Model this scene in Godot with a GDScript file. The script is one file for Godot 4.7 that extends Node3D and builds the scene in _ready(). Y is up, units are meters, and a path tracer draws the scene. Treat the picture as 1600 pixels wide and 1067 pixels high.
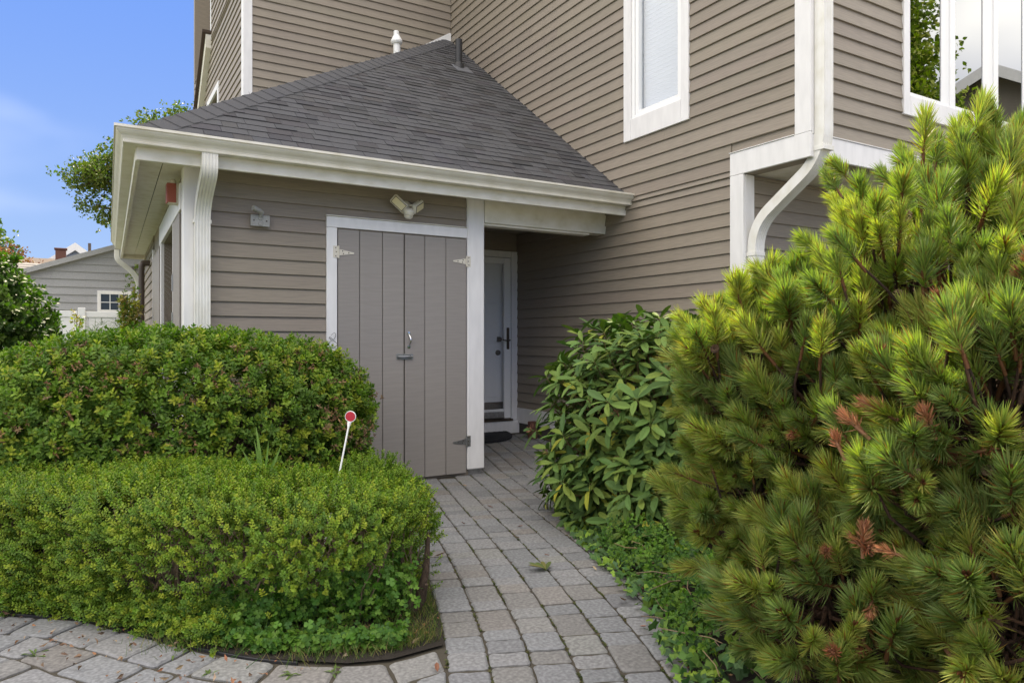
extends Node3D
# Entrance wing of a taupe clapboard townhouse, seen across clipped hedges and a tumbled paver walk.
# x runs along the facade, y is up, z comes out of the facade.

const WALL_X := 4.33          # face of the long side wall
const TOWER_Z := -3.39        # face of the tall wall above the wing roof
const DOOR_Z := -1.64         # face of the entry wall in the recess
const EAVE := 2.5
const PITCH := 0.741

var rng := RandomNumberGenerator.new()
var M := {}
var taken := {}
var bed_outline := PackedVector2Array()


# ------------------------------------------------------------------ mesh collector
class MB:
	var v := PackedVector3Array()
	var n := PackedVector3Array()
	var c := PackedColorArray()
	var col := Color(1, 1, 1)
	var xf := Transform3D.IDENTITY

	func tri(a: Vector3, b: Vector3, d: Vector3) -> void:   # counter-clockwise seen from outside
		a = xf * a
		b = xf * b
		d = xf * d
		var nn := (b - a).cross(d - a).normalized()
		v.append(a); v.append(d); v.append(b)
		n.append(nn); n.append(nn); n.append(nn)
		c.append(col); c.append(col); c.append(col)

	func quad(a: Vector3, b: Vector3, d: Vector3, e: Vector3) -> void:
		tri(a, b, d)
		tri(a, d, e)

	func tri_n(a: Vector3, b: Vector3, d: Vector3, na: Vector3, nb: Vector3, nd: Vector3) -> void:
		v.append(xf * a); v.append(xf * d); v.append(xf * b)
		n.append((xf.basis * na).normalized()); n.append((xf.basis * nd).normalized()); n.append((xf.basis * nb).normalized())
		c.append(col); c.append(col); c.append(col)

	func mesh() -> ArrayMesh:
		var a := []
		a.resize(Mesh.ARRAY_MAX)
		a[Mesh.ARRAY_VERTEX] = v
		a[Mesh.ARRAY_NORMAL] = n
		a[Mesh.ARRAY_COLOR] = c
		var m := ArrayMesh.new()
		m.add_surface_from_arrays(Mesh.PRIMITIVE_TRIANGLES, a)
		return m


func oquad(mb: MB, a: Vector3, b: Vector3, d: Vector3, e: Vector3, out: Vector3) -> void:   # turned so that it faces out
	if (b - a).cross(d - a).dot(out) >= 0.0:
		mb.quad(a, b, d, e)
	else:
		mb.quad(e, d, b, a)


func box(mb: MB, lo: Vector3, hi: Vector3, ch := 0.003) -> void:
	ch = minf(ch, minf(hi.x - lo.x, minf(hi.y - lo.y, hi.z - lo.z)) * 0.4)
	var mid := (lo + hi) / 2.0
	var h := (hi - lo) / 2.0
	var axes := [Vector3(1, 0, 0), Vector3(0, 1, 0), Vector3(0, 0, 1)]
	for i in 3:
		var j := (i + 1) % 3
		var k := (i + 2) % 3
		for s in [-1.0, 1.0]:
			var o: Vector3 = mid + axes[i] * h[i] * s
			var p: Vector3 = axes[j] * (h[j] - ch)
			var q: Vector3 = axes[k] * (h[k] - ch)
			if s > 0:
				mb.quad(o - p - q, o + p - q, o + p + q, o - p + q)
			else:
				mb.quad(o - p + q, o + p + q, o + p - q, o - p - q)
	if ch <= 0.0:
		return
	for i in 3:
		var j := (i + 1) % 3
		var k := (i + 2) % 3
		for sj in [-1.0, 1.0]:
			for sk in [-1.0, 1.0]:
				var e: Vector3 = axes[i] * (h[i] - ch)
				var a: Vector3 = mid + axes[j] * h[j] * sj + axes[k] * (h[k] - ch) * sk
				var b: Vector3 = mid + axes[j] * (h[j] - ch) * sj + axes[k] * h[k] * sk
				oquad(mb, a - e, a + e, b + e, b - e, axes[j] * sj + axes[k] * sk)
	for sx in [-1.0, 1.0]:
		for sy in [-1.0, 1.0]:
			for sz in [-1.0, 1.0]:
				var a := mid + Vector3(h.x * sx, (h.y - ch) * sy, (h.z - ch) * sz)
				var b := mid + Vector3((h.x - ch) * sx, h.y * sy, (h.z - ch) * sz)
				var d := mid + Vector3((h.x - ch) * sx, (h.y - ch) * sy, h.z * sz)
				if sx * sy * sz > 0:
					mb.tri(a, b, d)
				else:
					mb.tri(a, d, b)


func prism(mb: MB, poly: PackedVector2Array, z0: float, z1: float) -> void:   # poly counter-clockwise in xy
	for i in poly.size():
		var p := poly[i]
		var q := poly[(i + 1) % poly.size()]
		mb.quad(Vector3(p.x, p.y, z0), Vector3(q.x, q.y, z0), Vector3(q.x, q.y, z1), Vector3(p.x, p.y, z1))
	var t := Geometry2D.triangulate_polygon(poly)
	for i in range(0, t.size(), 3):
		var a := poly[t[i]]
		var b := poly[t[i + 1]]
		var d := poly[t[i + 2]]
		if (b - a).cross(d - a) < 0:
			var s := b
			b = d
			d = s
		mb.tri(Vector3(a.x, a.y, z1), Vector3(b.x, b.y, z1), Vector3(d.x, d.y, z1))
		mb.tri(Vector3(a.x, a.y, z0), Vector3(d.x, d.y, z0), Vector3(b.x, b.y, z0))


func tube(mb: MB, pts: Array, radii: Array, sides := 6, cap := true) -> void:
	var rings := []
	var normals := []
	var side := Vector3.ZERO
	for i in pts.size():
		var a: Vector3 = pts[maxi(i - 1, 0)]
		var b: Vector3 = pts[mini(i + 1, pts.size() - 1)]
		var t := (b - a).normalized()
		if side == Vector3.ZERO:
			side = t.cross(Vector3.UP if absf(t.y) < 0.9 else Vector3.RIGHT).normalized()
		side = (side - t * side.dot(t)).normalized()
		var up := side.cross(t)
		var ring := []
		var nr := []
		for k in sides:
			var w := TAU * k / sides
			var d := side * cos(w) + up * sin(w)
			ring.append(pts[i] + d * radii[i])
			nr.append(d)
		rings.append(ring)
		normals.append(nr)
	for i in pts.size() - 1:
		for k in sides:
			var l := (k + 1) % sides
			mb.tri_n(rings[i][k], rings[i + 1][l], rings[i][l], normals[i][k], normals[i + 1][l], normals[i][l])
			mb.tri_n(rings[i][k], rings[i + 1][k], rings[i + 1][l], normals[i][k], normals[i + 1][k], normals[i + 1][l])
	if cap:
		for e in [0, pts.size() - 1]:
			for k in sides:
				var l := (k + 1) % sides
				if e == 0:
					mb.tri(pts[e], rings[e][k], rings[e][l])
				else:
					mb.tri(pts[e], rings[e][l], rings[e][k])


func lathe(mb: MB, prof: Array, sides := 16) -> void:   # prof: Vector2(radius, y) from bottom to top
	for i in prof.size() - 1:
		var p: Vector2 = prof[i]
		var q: Vector2 = prof[i + 1]
		var s := Vector2(q.y - p.y, p.x - q.x).normalized()
		for k in sides:
			var w := TAU * k / sides
			var u := TAU * (k + 1) / sides
			var dw := Vector3(cos(w), 0, sin(w))
			var du := Vector3(cos(u), 0, sin(u))
			var nw := dw * s.x + Vector3.UP * s.y
			var nu := du * s.x + Vector3.UP * s.y
			var a := dw * p.x + Vector3.UP * p.y
			var b := du * p.x + Vector3.UP * p.y
			var d := du * q.x + Vector3.UP * q.y
			var e := dw * q.x + Vector3.UP * q.y
			mb.tri_n(a, e, d, nw, nw, nu)
			mb.tri_n(a, d, b, nw, nu, nu)


func sweep(mb: MB, poly: PackedVector2Array, pts: Array, side: Vector3) -> void:   # poly: x along side, y along the outside of the bend
	var rings := []
	for i in pts.size():
		var a: Vector3 = pts[maxi(i - 1, 0)]
		var b: Vector3 = pts[mini(i + 1, pts.size() - 1)]
		var t := (b - a).normalized()
		var out := side.cross(t).normalized()
		var ring := []
		for p in poly:
			ring.append(pts[i] + side * p.x + out * p.y)
		rings.append(ring)
	for i in pts.size() - 1:
		for k in poly.size():
			var l := (k + 1) % poly.size()
			mb.quad(rings[i][l], rings[i][k], rings[i + 1][k], rings[i + 1][l])
	for i in range(1, poly.size() - 1):
		mb.tri(rings[0][0], rings[0][i], rings[0][i + 1])
		var e: Array = rings[-1]
		mb.tri(e[0], e[i + 1], e[i])


# ------------------------------------------------------------------ nodes
func fresh(parent: Node, called: String) -> String:
	var key := str(parent.get_instance_id()) + called
	var k: int = taken.get(key, 0)
	taken[key] = k + 1
	return called if k == 0 else "%s_%03d" % [called, k]


func put(called: String, mb: MB, m: Material, parent: Node = self, label := "") -> MeshInstance3D:
	return put_mesh(called, mb.mesh(), m, parent, label)


func put_mesh(called: String, me: Mesh, m: Material, parent: Node = self, label := "") -> MeshInstance3D:
	var o := MeshInstance3D.new()
	o.name = fresh(parent, called)
	o.mesh = me
	o.material_override = m
	parent.add_child(o, true)
	if label:
		o.set_meta("label", label)
	return o


func many(called: String, me: Mesh, m: Material, xs: Array, cols: Array, parent: Node) -> MultiMeshInstance3D:
	var mm := MultiMesh.new()
	mm.transform_format = MultiMesh.TRANSFORM_3D
	mm.use_colors = true
	mm.mesh = me
	mm.instance_count = xs.size()
	for i in xs.size():
		mm.set_instance_transform(i, xs[i])
		mm.set_instance_color(i, cols[i % cols.size()])
	var o := MultiMeshInstance3D.new()
	o.name = fresh(parent, called)
	o.multimesh = mm
	o.material_override = m
	parent.add_child(o, true)
	o.set_meta("kind", "stuff")
	return o


func tag(o: Node, label: String, category: String, group := "", kind := "") -> Node:
	if label: o.set_meta("label", label)
	if category: o.set_meta("category", category)
	if group: o.set_meta("group", group)
	if kind: o.set_meta("kind", kind)
	return o


func thing(called: String, label: String, category: String, at := Vector3.ZERO, group := "") -> Node3D:
	var o := Node3D.new()
	o.name = fresh(self, called)
	add_child(o, true)
	o.position = at
	tag(o, label, category, group)
	return o


func bx(called: String, m: Material, parent: Node, lo: Vector3, hi: Vector3, ch := 0.003, tone := 1.0) -> MeshInstance3D:
	var mb := MB.new()
	mb.col = Color(tone, tone, tone)
	box(mb, lo, hi, ch)
	return put(called, mb, m, parent)


# ------------------------------------------------------------------ materials
func noise_tex(side: int, freq: float, oct: int, lo: float, hi: float, sd: int, kind := FastNoiseLite.TYPE_SIMPLEX_SMOOTH, power := 1.0, tint := Color(1, 1, 1), tint_hi := Color(1, 1, 1)) -> ImageTexture:
	var f := FastNoiseLite.new()
	f.noise_type = kind
	f.seed = sd
	f.frequency = freq
	f.fractal_type = FastNoiseLite.FRACTAL_FBM
	f.fractal_octaves = oct
	var im := f.get_seamless_image(side, side)
	im.convert(Image.FORMAT_RGB8)
	for y in side:
		for x in side:
			var t := pow(im.get_pixel(x, y).r, power)
			var g := lerpf(lo, hi, t)
			var k := tint.lerp(tint_hi, t)
			im.set_pixel(x, y, Color(g * k.r, g * k.g, g * k.b))
	return ImageTexture.create_from_image(im)


func lin(r: float, g: float, b: float) -> Color:
	return Color(r, g, b).linear_to_srgb()


func mat(called: String, c: Color, rough := 0.7, o := {}) -> StandardMaterial3D:
	var m := StandardMaterial3D.new()
	m.resource_name = called
	m.albedo_color = c
	m.roughness = rough
	m.metallic = o.get("metal", 0.0)
	m.metallic_specular = o.get("spec", 0.5)
	m.vertex_color_use_as_albedo = o.get("vcol", true)
	if o.has("tex"):
		m.albedo_texture = o.tex
	if o.has("bump"):
		m.heightmap_enabled = true
		m.heightmap_texture = o.bump
		m.heightmap_scale = o.depth
	if o.has("scale"):
		m.uv1_triplanar = true
		m.uv1_world_triplanar = true
		m.uv1_scale = o.scale
	if o.has("back"):
		m.backlight_enabled = true
		m.backlight = o.back
	M[called] = m
	return m


func make_materials() -> void:
	var fine := noise_tex(256, 0.03, 4, 0.86, 1.0, 11)
	var patchy := noise_tex(256, 0.008, 5, 0.80, 1.0, 12)
	var grit := noise_tex(512, 0.22, 3, 0.40, 1.0, 13)
	var speckle := noise_tex(512, 0.30, 2, 0.0, 1.0, 14)
	var grain := noise_tex(256, 0.05, 4, 0.0, 1.0, 15)
	var dirty := noise_tex(512, 0.012, 5, 0.91, 1.0, 16, FastNoiseLite.TYPE_SIMPLEX_SMOOTH, 0.45, Color(0.96, 0.945, 0.88), Color(1, 1, 1))
	var stone := noise_tex(512, 0.10, 5, 0.62, 1.0, 17)
	var clean := noise_tex(128, 0.03, 3, 0.95, 1.0, 19)
	var pebble := noise_tex(512, 0.06, 5, 0.68, 1.0, 20)
	var bark := noise_tex(256, 0.04, 5, 0.45, 1.0, 18)
	mat("siding", lin(0.318, 0.272, 0.216), 0.62, {"tex": fine, "scale": Vector3(0.5, 12, 0.5), "bump": grain, "depth": 0.015})
	mat("door_paint", lin(0.312, 0.286, 0.262), 0.6, {"tex": clean, "scale": Vector3(0.8, 9, 0.8)})
	mat("trim", lin(0.83, 0.82, 0.81), 0.5, {"tex": clean, "scale": Vector3(3, 0.7, 3)})
	mat("weathered_trim", lin(0.80, 0.775, 0.70), 0.5, {"tex": dirty, "scale": Vector3(0.8, 1.2, 0.8)})
	mat("gutter_metal", lin(0.77, 0.745, 0.67), 0.42, {"tex": dirty, "scale": Vector3(0.8, 1.4, 0.8)})
	mat("downspout_metal", lin(0.82, 0.81, 0.78), 0.4, {"tex": dirty, "scale": Vector3(1.2, 0.7, 1.2)})
	mat("soffit_paint", lin(0.78, 0.76, 0.70), 0.6, {"tex": dirty, "scale": Vector3(1.1, 1.1, 1.1)})
	mat("shingle", lin(0.168, 0.167, 0.174), 0.9, {"tex": grit, "scale": Vector3(3, 3, 3), "bump": speckle, "depth": 0.15})
	mat("paver", lin(0.305, 0.303, 0.302), 0.9, {"tex": pebble, "scale": Vector3(1.5, 1.5, 1.5), "bump": pebble, "depth": 0.16})
	mat("joint_sand", lin(0.13, 0.11, 0.075), 0.95, {"tex": grit, "scale": Vector3(4, 4, 4)})
	mat("soil", lin(0.062, 0.046, 0.030), 0.95, {"tex": grit, "scale": Vector3(3, 3, 3), "bump": speckle, "depth": 0.6})
	mat("ground", lin(0.11, 0.13, 0.06), 0.95, {"tex": patchy, "scale": Vector3(0.25, 0.25, 0.25)})
	mat("concrete", lin(0.34, 0.33, 0.31), 0.9, {"tex": stone, "scale": Vector3(0.5, 0.5, 0.5)})
	mat("brick", lin(0.20, 0.085, 0.062), 0.85, {"tex": stone, "scale": Vector3(6, 6, 6), "bump": speckle, "depth": 0.2})
	mat("foundation", lin(0.12, 0.11, 0.095), 0.9, {"tex": stone, "scale": Vector3(2, 2, 2)})
	mat("bark", lin(0.13, 0.085, 0.055), 0.9, {"tex": bark, "scale": Vector3(9, 3, 9), "bump": grain, "depth": 0.5})
	mat("twig", lin(0.20, 0.14, 0.09), 0.85, {})
	mat("interior", lin(0.10, 0.10, 0.10), 0.9, {})
	mat("pale_interior", lin(0.55, 0.55, 0.55), 0.9, {})
	mat("blind", lin(0.46, 0.52, 0.60), 0.7, {})
	mat("zinc", lin(0.50, 0.50, 0.50), 0.38, {"metal": 0.85, "tex": patchy, "scale": Vector3(9, 9, 9)})
	mat("chrome", lin(0.75, 0.75, 0.75), 0.16, {"metal": 1.0})
	mat("bronze", lin(0.16, 0.13, 0.10), 0.32, {"metal": 0.9})
	mat("grey_box", lin(0.34, 0.34, 0.33), 0.5, {"tex": dirty, "scale": Vector3(8, 8, 8)})
	mat("ivory_plastic", lin(0.72, 0.68, 0.56), 0.4, {})
	mat("lens_plastic", lin(0.80, 0.72, 0.45), 0.25, {})
	mat("screw", lin(0.10, 0.08, 0.06), 0.5, {"metal": 0.6})
	mat("rusty_ivory", lin(0.72, 0.68, 0.60), 0.5, {"tex": dirty, "scale": Vector3(14, 14, 14)})
	mat("white_plastic", lin(0.87, 0.87, 0.86), 0.35, {})
	mat("black_pipe", lin(0.035, 0.035, 0.037), 0.5, {"tex": fine, "scale": Vector3(4, 4, 4)})
	mat("brown_metal", lin(0.085, 0.062, 0.048), 0.45, {})
	mat("lead", lin(0.30, 0.31, 0.34), 0.5, {"metal": 0.4, "tex": stone, "scale": Vector3(9, 9, 9)})
	mat("red_plate", lin(0.33, 0.08, 0.05), 0.55, {"tex": dirty, "scale": Vector3(20, 20, 20)})
	mat("red_reflector", lin(0.45, 0.018, 0.04), 0.3, {})
	mat("rubber", lin(0.014, 0.015, 0.019), 0.85, {"bump": speckle, "depth": 0.4, "scale": Vector3(9, 9, 9)})
	mat("black_edging", lin(0.018, 0.018, 0.02), 0.6, {})
	mat("leaf", Color(1, 1, 1), 0.5, {"spec": 0.35, "back": Color(0.70, 0.86, 0.22)})
	mat("glossy_leaf", Color(1, 1, 1), 0.58, {"spec": 0.3, "back": Color(0.42, 0.52, 0.12)})
	mat("needle", Color(1, 1, 1), 0.5, {"spec": 0.35, "back": Color(0.82, 0.92, 0.36)})
	mat("dry", Color(1, 1, 1), 0.8, {})
	mat("cone", Color(1, 1, 1), 0.8, {})
	mat("neighbour_shingle", lin(0.40, 0.405, 0.42), 0.8, {"tex": fine, "scale": Vector3(4, 4, 4)})
	mat("far_grey", lin(0.22, 0.235, 0.26), 0.7, {"tex": fine, "scale": Vector3(0.9, 5, 0.9)})
	mat("blue_siding", lin(0.36, 0.42, 0.52), 0.7, {"tex": fine, "scale": Vector3(1, 4, 1)})
	mat("light_roof", lin(0.40, 0.375, 0.355), 0.9, {"tex": grit, "scale": Vector3(1.5, 1.5, 1.5)})
	mat("brown_roof", lin(0.16, 0.11, 0.08), 0.9, {"tex": grit, "scale": Vector3(1.5, 1.5, 1.5)})
	mat("dark_glass", lin(0.03, 0.035, 0.04), 0.03, {"vcol": false})
	var g := mat("glass", Color(0.9, 0.95, 1.0, 0.02), 0.0, {"vcol": false, "spec": 1.0})
	g.transparency = BaseMaterial3D.TRANSPARENCY_ALPHA
	# coated double glazing: mirrors much of what stands before it
	mat("coated_glass", lin(0.26, 0.275, 0.29), 0.01, {"vcol": false, "metal": 1.0})


func noise3(freq: float, sd: int) -> FastNoiseLite:
	var f := FastNoiseLite.new()
	f.seed = sd
	f.frequency = freq
	f.noise_type = FastNoiseLite.TYPE_SIMPLEX_SMOOTH
	f.fractal_octaves = 3
	return f


func rv() -> Vector3:
	return Vector3(rng.randfn(), rng.randfn(), rng.randfn()).normalized()


# a basis whose y axis is dir, spun by a random angle
func aim(dir: Vector3, spin: float, size := 1.0) -> Basis:
	var y := dir.normalized()
	var x := y.cross(Vector3.UP if absf(y.y) < 0.95 else Vector3.RIGHT).normalized()
	return (Basis(x, y, x.cross(y)) * Basis(Vector3.UP, spin)).scaled(Vector3(size, size, size))


# ------------------------------------------------------------------ walls and clapboards
# A clapboard: thick at its lower edge, thin under the board above. Local frame: x along the wall, y up, z out.
func clapboard(wall: Node3D, frame: Transform3D, x0: float, x1: float, y: float, expo: float, m: Material, top_limit := 99.0) -> void:
	var run := x0
	while run < x1 - 0.005:
		var stop := x1
		if x1 - run > 3.4:
			stop = run + rng.randf_range(1.6, 3.2)
		var mb := MB.new()
		var t := rng.randf_range(0.90, 1.05)
		mb.col = Color(t, t * rng.randf_range(0.985, 1.01), t * rng.randf_range(0.97, 1.01))
		mb.xf = frame
		var b := y + rng.randf_range(-0.0015, 0.0015)
		var top := minf(y + expo + 0.012, top_limit)
		var poly := PackedVector2Array([Vector2(0.001, b), Vector2(0.0195, b), Vector2(0.0210, b + 0.0025), Vector2(0.0045, top), Vector2(0.001, top)])
		# prism runs along its own z: turn it so that z lies along the wall and x points out of it
		mb.xf = frame * Transform3D(Basis(Vector3(0, 0, 1), Vector3(0, 1, 0), Vector3(-1, 0, 0)), Vector3.ZERO)
		prism(mb, poly, -(stop - 0.0012), -run)
		put("clapboard", mb, m, wall)
		run = stop


# gaps: Rect2 openings in wall coordinates that the boards leave free
func clad(wall: Node3D, frame: Transform3D, x0: float, x1: float, ya: float, yb: float, anchor: float, expo: float, gaps := [], m: Material = null) -> void:
	if m == null:
		m = M.siding
	var y := anchor - ceilf((anchor - ya) / expo) * expo
	while y < yb:
		var lo := maxf(y, ya)
		var spans := [Vector2(x0, x1)]
		for g: Rect2 in gaps:
			if g.position.y < y + expo * 0.85 and g.end.y > y + expo * 0.15:
				var next := []
				for s: Vector2 in spans:
					if g.end.x <= s.x or g.position.x >= s.y:
						next.append(s)
						continue
					if g.position.x > s.x: next.append(Vector2(s.x, g.position.x))
					if g.end.x < s.y: next.append(Vector2(g.end.x, s.y))
				spans = next
		for s: Vector2 in spans:
			clapboard(wall, frame, s.x, s.y, lo, y + expo - lo, m, yb)
		y += expo


# a wall slab in wall coordinates with openings (Rect2), 0.12 thick, its face at z = 0
func slab(called: String, frame: Transform3D, x0: float, x1: float, y0: float, y1: float, parent: Node, holes := [], m: Material = null, thick := 0.12) -> MeshInstance3D:
	var mb := MB.new()
	mb.xf = frame
	var xs := [x0, x1]
	var ys := [y0, y1]
	for h: Rect2 in holes:
		xs.append_array([h.position.x, h.end.x])
		ys.append_array([h.position.y, h.end.y])
	xs.sort()
	ys.sort()
	for i in xs.size() - 1:
		for j in ys.size() - 1:
			var p := Vector2((xs[i] + xs[i + 1]) / 2, (ys[j] + ys[j + 1]) / 2)
			var open := false
			for h: Rect2 in holes:
				open = open or h.has_point(p)
			if not open and xs[i + 1] - xs[i] > 0.001 and ys[j + 1] - ys[j] > 0.001:
				box(mb, Vector3(xs[i], ys[j], -thick), Vector3(xs[i + 1], ys[j + 1], 0), 0.0)
	return put(called, mb, m if m else M.siding, parent)


func side_frame(x: float) -> Transform3D:      # wall that faces -x; its own x runs towards the viewer (+z)
	return Transform3D(Basis(Vector3(0, 0, 1), Vector3(0, 1, 0), Vector3(-1, 0, 0)), Vector3(x, 0, 0))


func front_frame(z: float) -> Transform3D:
	return Transform3D(Basis.IDENTITY, Vector3(0, 0, z))


func fbox(mb: MB, frame: Transform3D, x0: float, x1: float, y0: float, y1: float, z0: float, z1: float, ch := 0.003) -> void:
	var keep := mb.xf
	mb.xf = frame
	box(mb, Vector3(x0, y0, z0), Vector3(x1, y1, z1), ch)
	mb.xf = keep


func fput(called: String, m: Material, parent: Node, frame: Transform3D, x0: float, x1: float, y0: float, y1: float, z0: float, z1: float, ch := 0.003) -> MeshInstance3D:
	var mb := MB.new()
	fbox(mb, frame, x0, x1, y0, y1, z0, z1, ch)
	return put(called, mb, m, parent)


# ------------------------------------------------------------------ the house
func build_house() -> void:
	var house := thing("townhouse", "taupe clapboard townhouse with white trim and a low hip-roofed entrance wing", "house")
	var ff := front_frame(0.0)

	# --- wing facade with the closet
	var front := slab("wall", ff, 0.62, 2.84, 0.0, 2.44, house)
	clad(front, ff, 0.70, 2.815, 0.0, 2.40, 1.762, 0.1073, [Rect2(1.60, -1, 1.3, 3.118)])
	# left flank of the wing, slightly out of square
	var lf := Transform3D(Basis(Vector3.UP, deg_to_rad(-1.2)), Vector3.ZERO) * side_frame(0.61)
	lf.origin = Vector3(0.61, 0, 0)
	var flank := slab("wall", lf, -5.9, -0.002, 0.0, 2.44, house, [Rect2(-2.18, -0.1, 1.35, 2.2)])
	clad(flank, lf, -5.85, -0.06, 0.0, 2.4, 1.762, 0.1073, [Rect2(-3.75, -1, 3.62, 3.32)])
	# porch recess in the flank
	var rec := slab("wall", Transform3D(lf.basis, lf * Vector3(0, 0, -1.0)), -2.4, -0.7, 0.0, 2.44, house)
	clad(rec, Transform3D(lf.basis, lf * Vector3(0, 0, -1.0)), -2.4, -0.7, 0.0, 2.4, 1.762, 0.1073)
	for e in [-0.80, -2.20]:
		var cheek := Transform3D(lf.basis * Basis(Vector3.UP, PI / 2), lf * Vector3(e, 0, 0))
		fput("wall", M.siding, house, lf, e - 0.03, e + 0.03, 0.0, 2.44, -1.0, -0.125, 0.0)
	fput("porch_ceiling", M.soffit_paint, house, lf, -2.4, -0.7, 2.12, 2.16, -1.0, -0.03, 0.0)
	var post := fput("porch_post", M.trim, house, lf, -2.29, -2.18, 0.0, 2.098, -0.10, 0.028)
	fput("porch_header", M.trim, house, lf, -2.42, -0.13, 2.10, 2.29, 0.0, 0.03)
	fput("trim_board", M.trim, house, lf, -0.84, -0.765, 0.0, 2.098, -0.10, 0.026)
	fput("trim_board", M.trim, house, lf, -3.72, -3.64, 0.0, 2.20, 0.0, 0.026)
	# plank panels on the flank: a door near the corner and a wider pair beyond the post
	var near_door := fput("plank_door", M.door_paint, house, lf, -0.755, -0.20, 0.03, 2.085, 0.0, 0.014)
	for k in 4:
		var x := -0.755 + k * 0.139
		fput("board", M.door_paint, near_door, lf, x, x + 0.134, 0.03, 2.085, 0.015, 0.03)
	fput("hinge", M.zinc, near_door, lf, -0.80, -0.72, 1.55, 1.68, 0.031, 0.036)
	fput("hinge", M.zinc, near_door, lf, -0.80, -0.72, 1.25, 1.38, 0.031, 0.036)
	var far_door := fput("plank_door", M.door_paint, house, lf, -3.62, -2.43, 0.03, 2.085, 0.0, 0.014)
	for k in 8:
		var x := -3.62 + k * 0.149
		fput("board", M.door_paint, far_door, lf, x, x + 0.144, 0.03, 2.085, 0.015, 0.03)

	# --- entry recess: closet side, entry wall, ceiling
	fput("wall", M.siding, house, ff, 2.86, 2.975, 0.0, 2.44, -1.64, -0.145, 0.0)
	var ef := front_frame(DOOR_Z)
	var entry := slab("wall", ef, 2.8, 4.329, -0.05, 2.44, house, [Rect2(3.30, 0.2, 0.93, 1.92)])
	clad(entry, ef, 2.98, 4.31, 2.20, 2.40, 1.762, 0.1073)
	fput("recess_ceiling", M.siding, house, ff, 2.976, 4.328, 2.39, 2.43, -1.638, -0.102, 0.0)

	# --- long side wall: lower part to the set-back corner, upper part out to the overhang
	var sf := side_frame(WALL_X)
	var win := Rect2(0.40, 3.17, 0.68, 1.85)
	var low := slab("wall", sf, -8.0, 1.70, -0.1, 2.43, house)
	clad(low, sf, -1.63, 1.595, 0.385, 2.425, 2.685, 0.106)
	var high := slab("wall", sf, -8.0, 2.289, 2.432, 6.3, house, [win])
	clad(high, sf, -3.37, 2.185, 2.43, 6.25, 2.685, 0.106, [Rect2(0.318, 2.992, 0.836, 2.2), Rect2(1.594, 2.2, 2.0, 0.402)])
	fput("baseboard", M.trim, house, sf, -1.63, 1.70, 0.211, 0.383, 0.0, 0.024)
	fput("foundation", M.foundation, house, sf, -1.63, 1.70, -0.1, 0.209, 0.0, 0.006, 0.0)
	# trim of the overhang: a band on both faces, corner boards
	fput("trim_band", M.trim, house, sf, 1.594, 2.316, 2.43, 2.604, 0.0, 0.024)
	fput("corner_board", M.trim, house, sf, 2.186, 2.316, 2.605, 6.25, 0.0, 0.024)
	fput("drip_cap", M.trim, house, sf, 1.588, 2.184, 2.6045, 2.612, 0.0, 0.032)
	var cb := fput("corner_post", M.trim, house, sf, 1.594, 1.726, 0.0, 2.428, 0.0, 0.024)
	var of := front_frame(2.29)
	fput("trim_band", M.trim, house, of, WALL_X + 0.002, 9.98, 2.43, 2.590, 0.0, 0.024)
	fput("drip_cap", M.trim, house, of, WALL_X + 0.11, 9.98, 2.591, 2.599, 0.0, 0.032)
	fput("corner_board", M.trim, house, of, WALL_X + 0.002, WALL_X + 0.11, 2.591, 6.25, 0.0, 0.024)
	var panes := Rect2(5.50, 3.06, 2.94, 1.95)
	var over := slab("wall", of, WALL_X + 0.001, 10.0, 2.434, 6.3, house, [panes])
	clad(over, of, WALL_X + 0.112, 9.98, 2.60, 6.25, 2.70, 0.1073, [Rect2(5.42, 2.90, 3.1, 2.3)])
	fput("overhang_soffit", M.soffit_paint, house, of, WALL_X + 0.002, 9.9, 2.44, 2.46, -0.70, -0.001, 0.0)
	var bf := front_frame(1.70)
	var back := slab("wall", bf, WALL_X + 0.122, 10.0, -0.1, 2.43, house)
	fput("corner_post", M.trim, house, bf, WALL_X + 0.002, WALL_X + 0.105, 0.0, 2.428, 0.0, 0.024)
	clad(back, bf, WALL_X + 0.107, 9.98, 0.0, 2.425, 2.40, 0.106)
	slab("wall", side_frame(10.0), -8.0, 2.289, -0.1, 6.3, house)
	# --- tower above the wing
	var tf := front_frame(TOWER_Z)
	var tower := slab("wall", tf, 1.62, 4.329, 2.0, 9.2, house)
	clad(tower, tf, 1.705, 4.312, 2.6, 6.4, 4.191, 0.1044)
	fput("corner_board", M.trim, house, tf, 1.60, 1.703, 2.4, 9.3, 0.0, 0.024)
	var ts := side_frame(1.62)
	var shaft := slab("wall", ts, -7.9, TOWER_Z - 0.002, 2.0, 5.6, house, [Rect2(-6.3, 3.3, 1.05, 1.40)])
	slab("wall", ts, -5.96, TOWER_Z - 0.002, 5.601, 11.9, house)  # top raised out of view for its shade on the hedge
	slab("wall", side_frame(1.93), -7.9, -5.962, 5.601, 11.6, house)  # unseen rear extension, added to cast shade on the hedge
	slab("wall", front_frame(-5.84), 1.741, 1.93, 5.601, 11.7, house)
	clad(shaft, ts, -7.8, TOWER_Z - 0.10, 2.6, 5.6, 4.191, 0.1044, [Rect2(-6.42, 3.2, 1.26, 1.58)])
	clad(shaft, ts, -5.9, TOWER_Z - 0.10, 5.60, 7.2, 4.191, 0.1044)
	fput("corner_board", M.trim, house, ts, TOWER_Z - 0.10, TOWER_Z + 0.022, 2.4, 9.3, 0.0, 0.022)
	fput("corner_board", M.trim, house, ts, -5.965, -5.91, 5.65, 9.3, 0.0, 0.022)
	slab("wall", side_frame(WALL_X), -8.0, TOWER_Z - 0.12, 6.301, 9.2, house)
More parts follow.
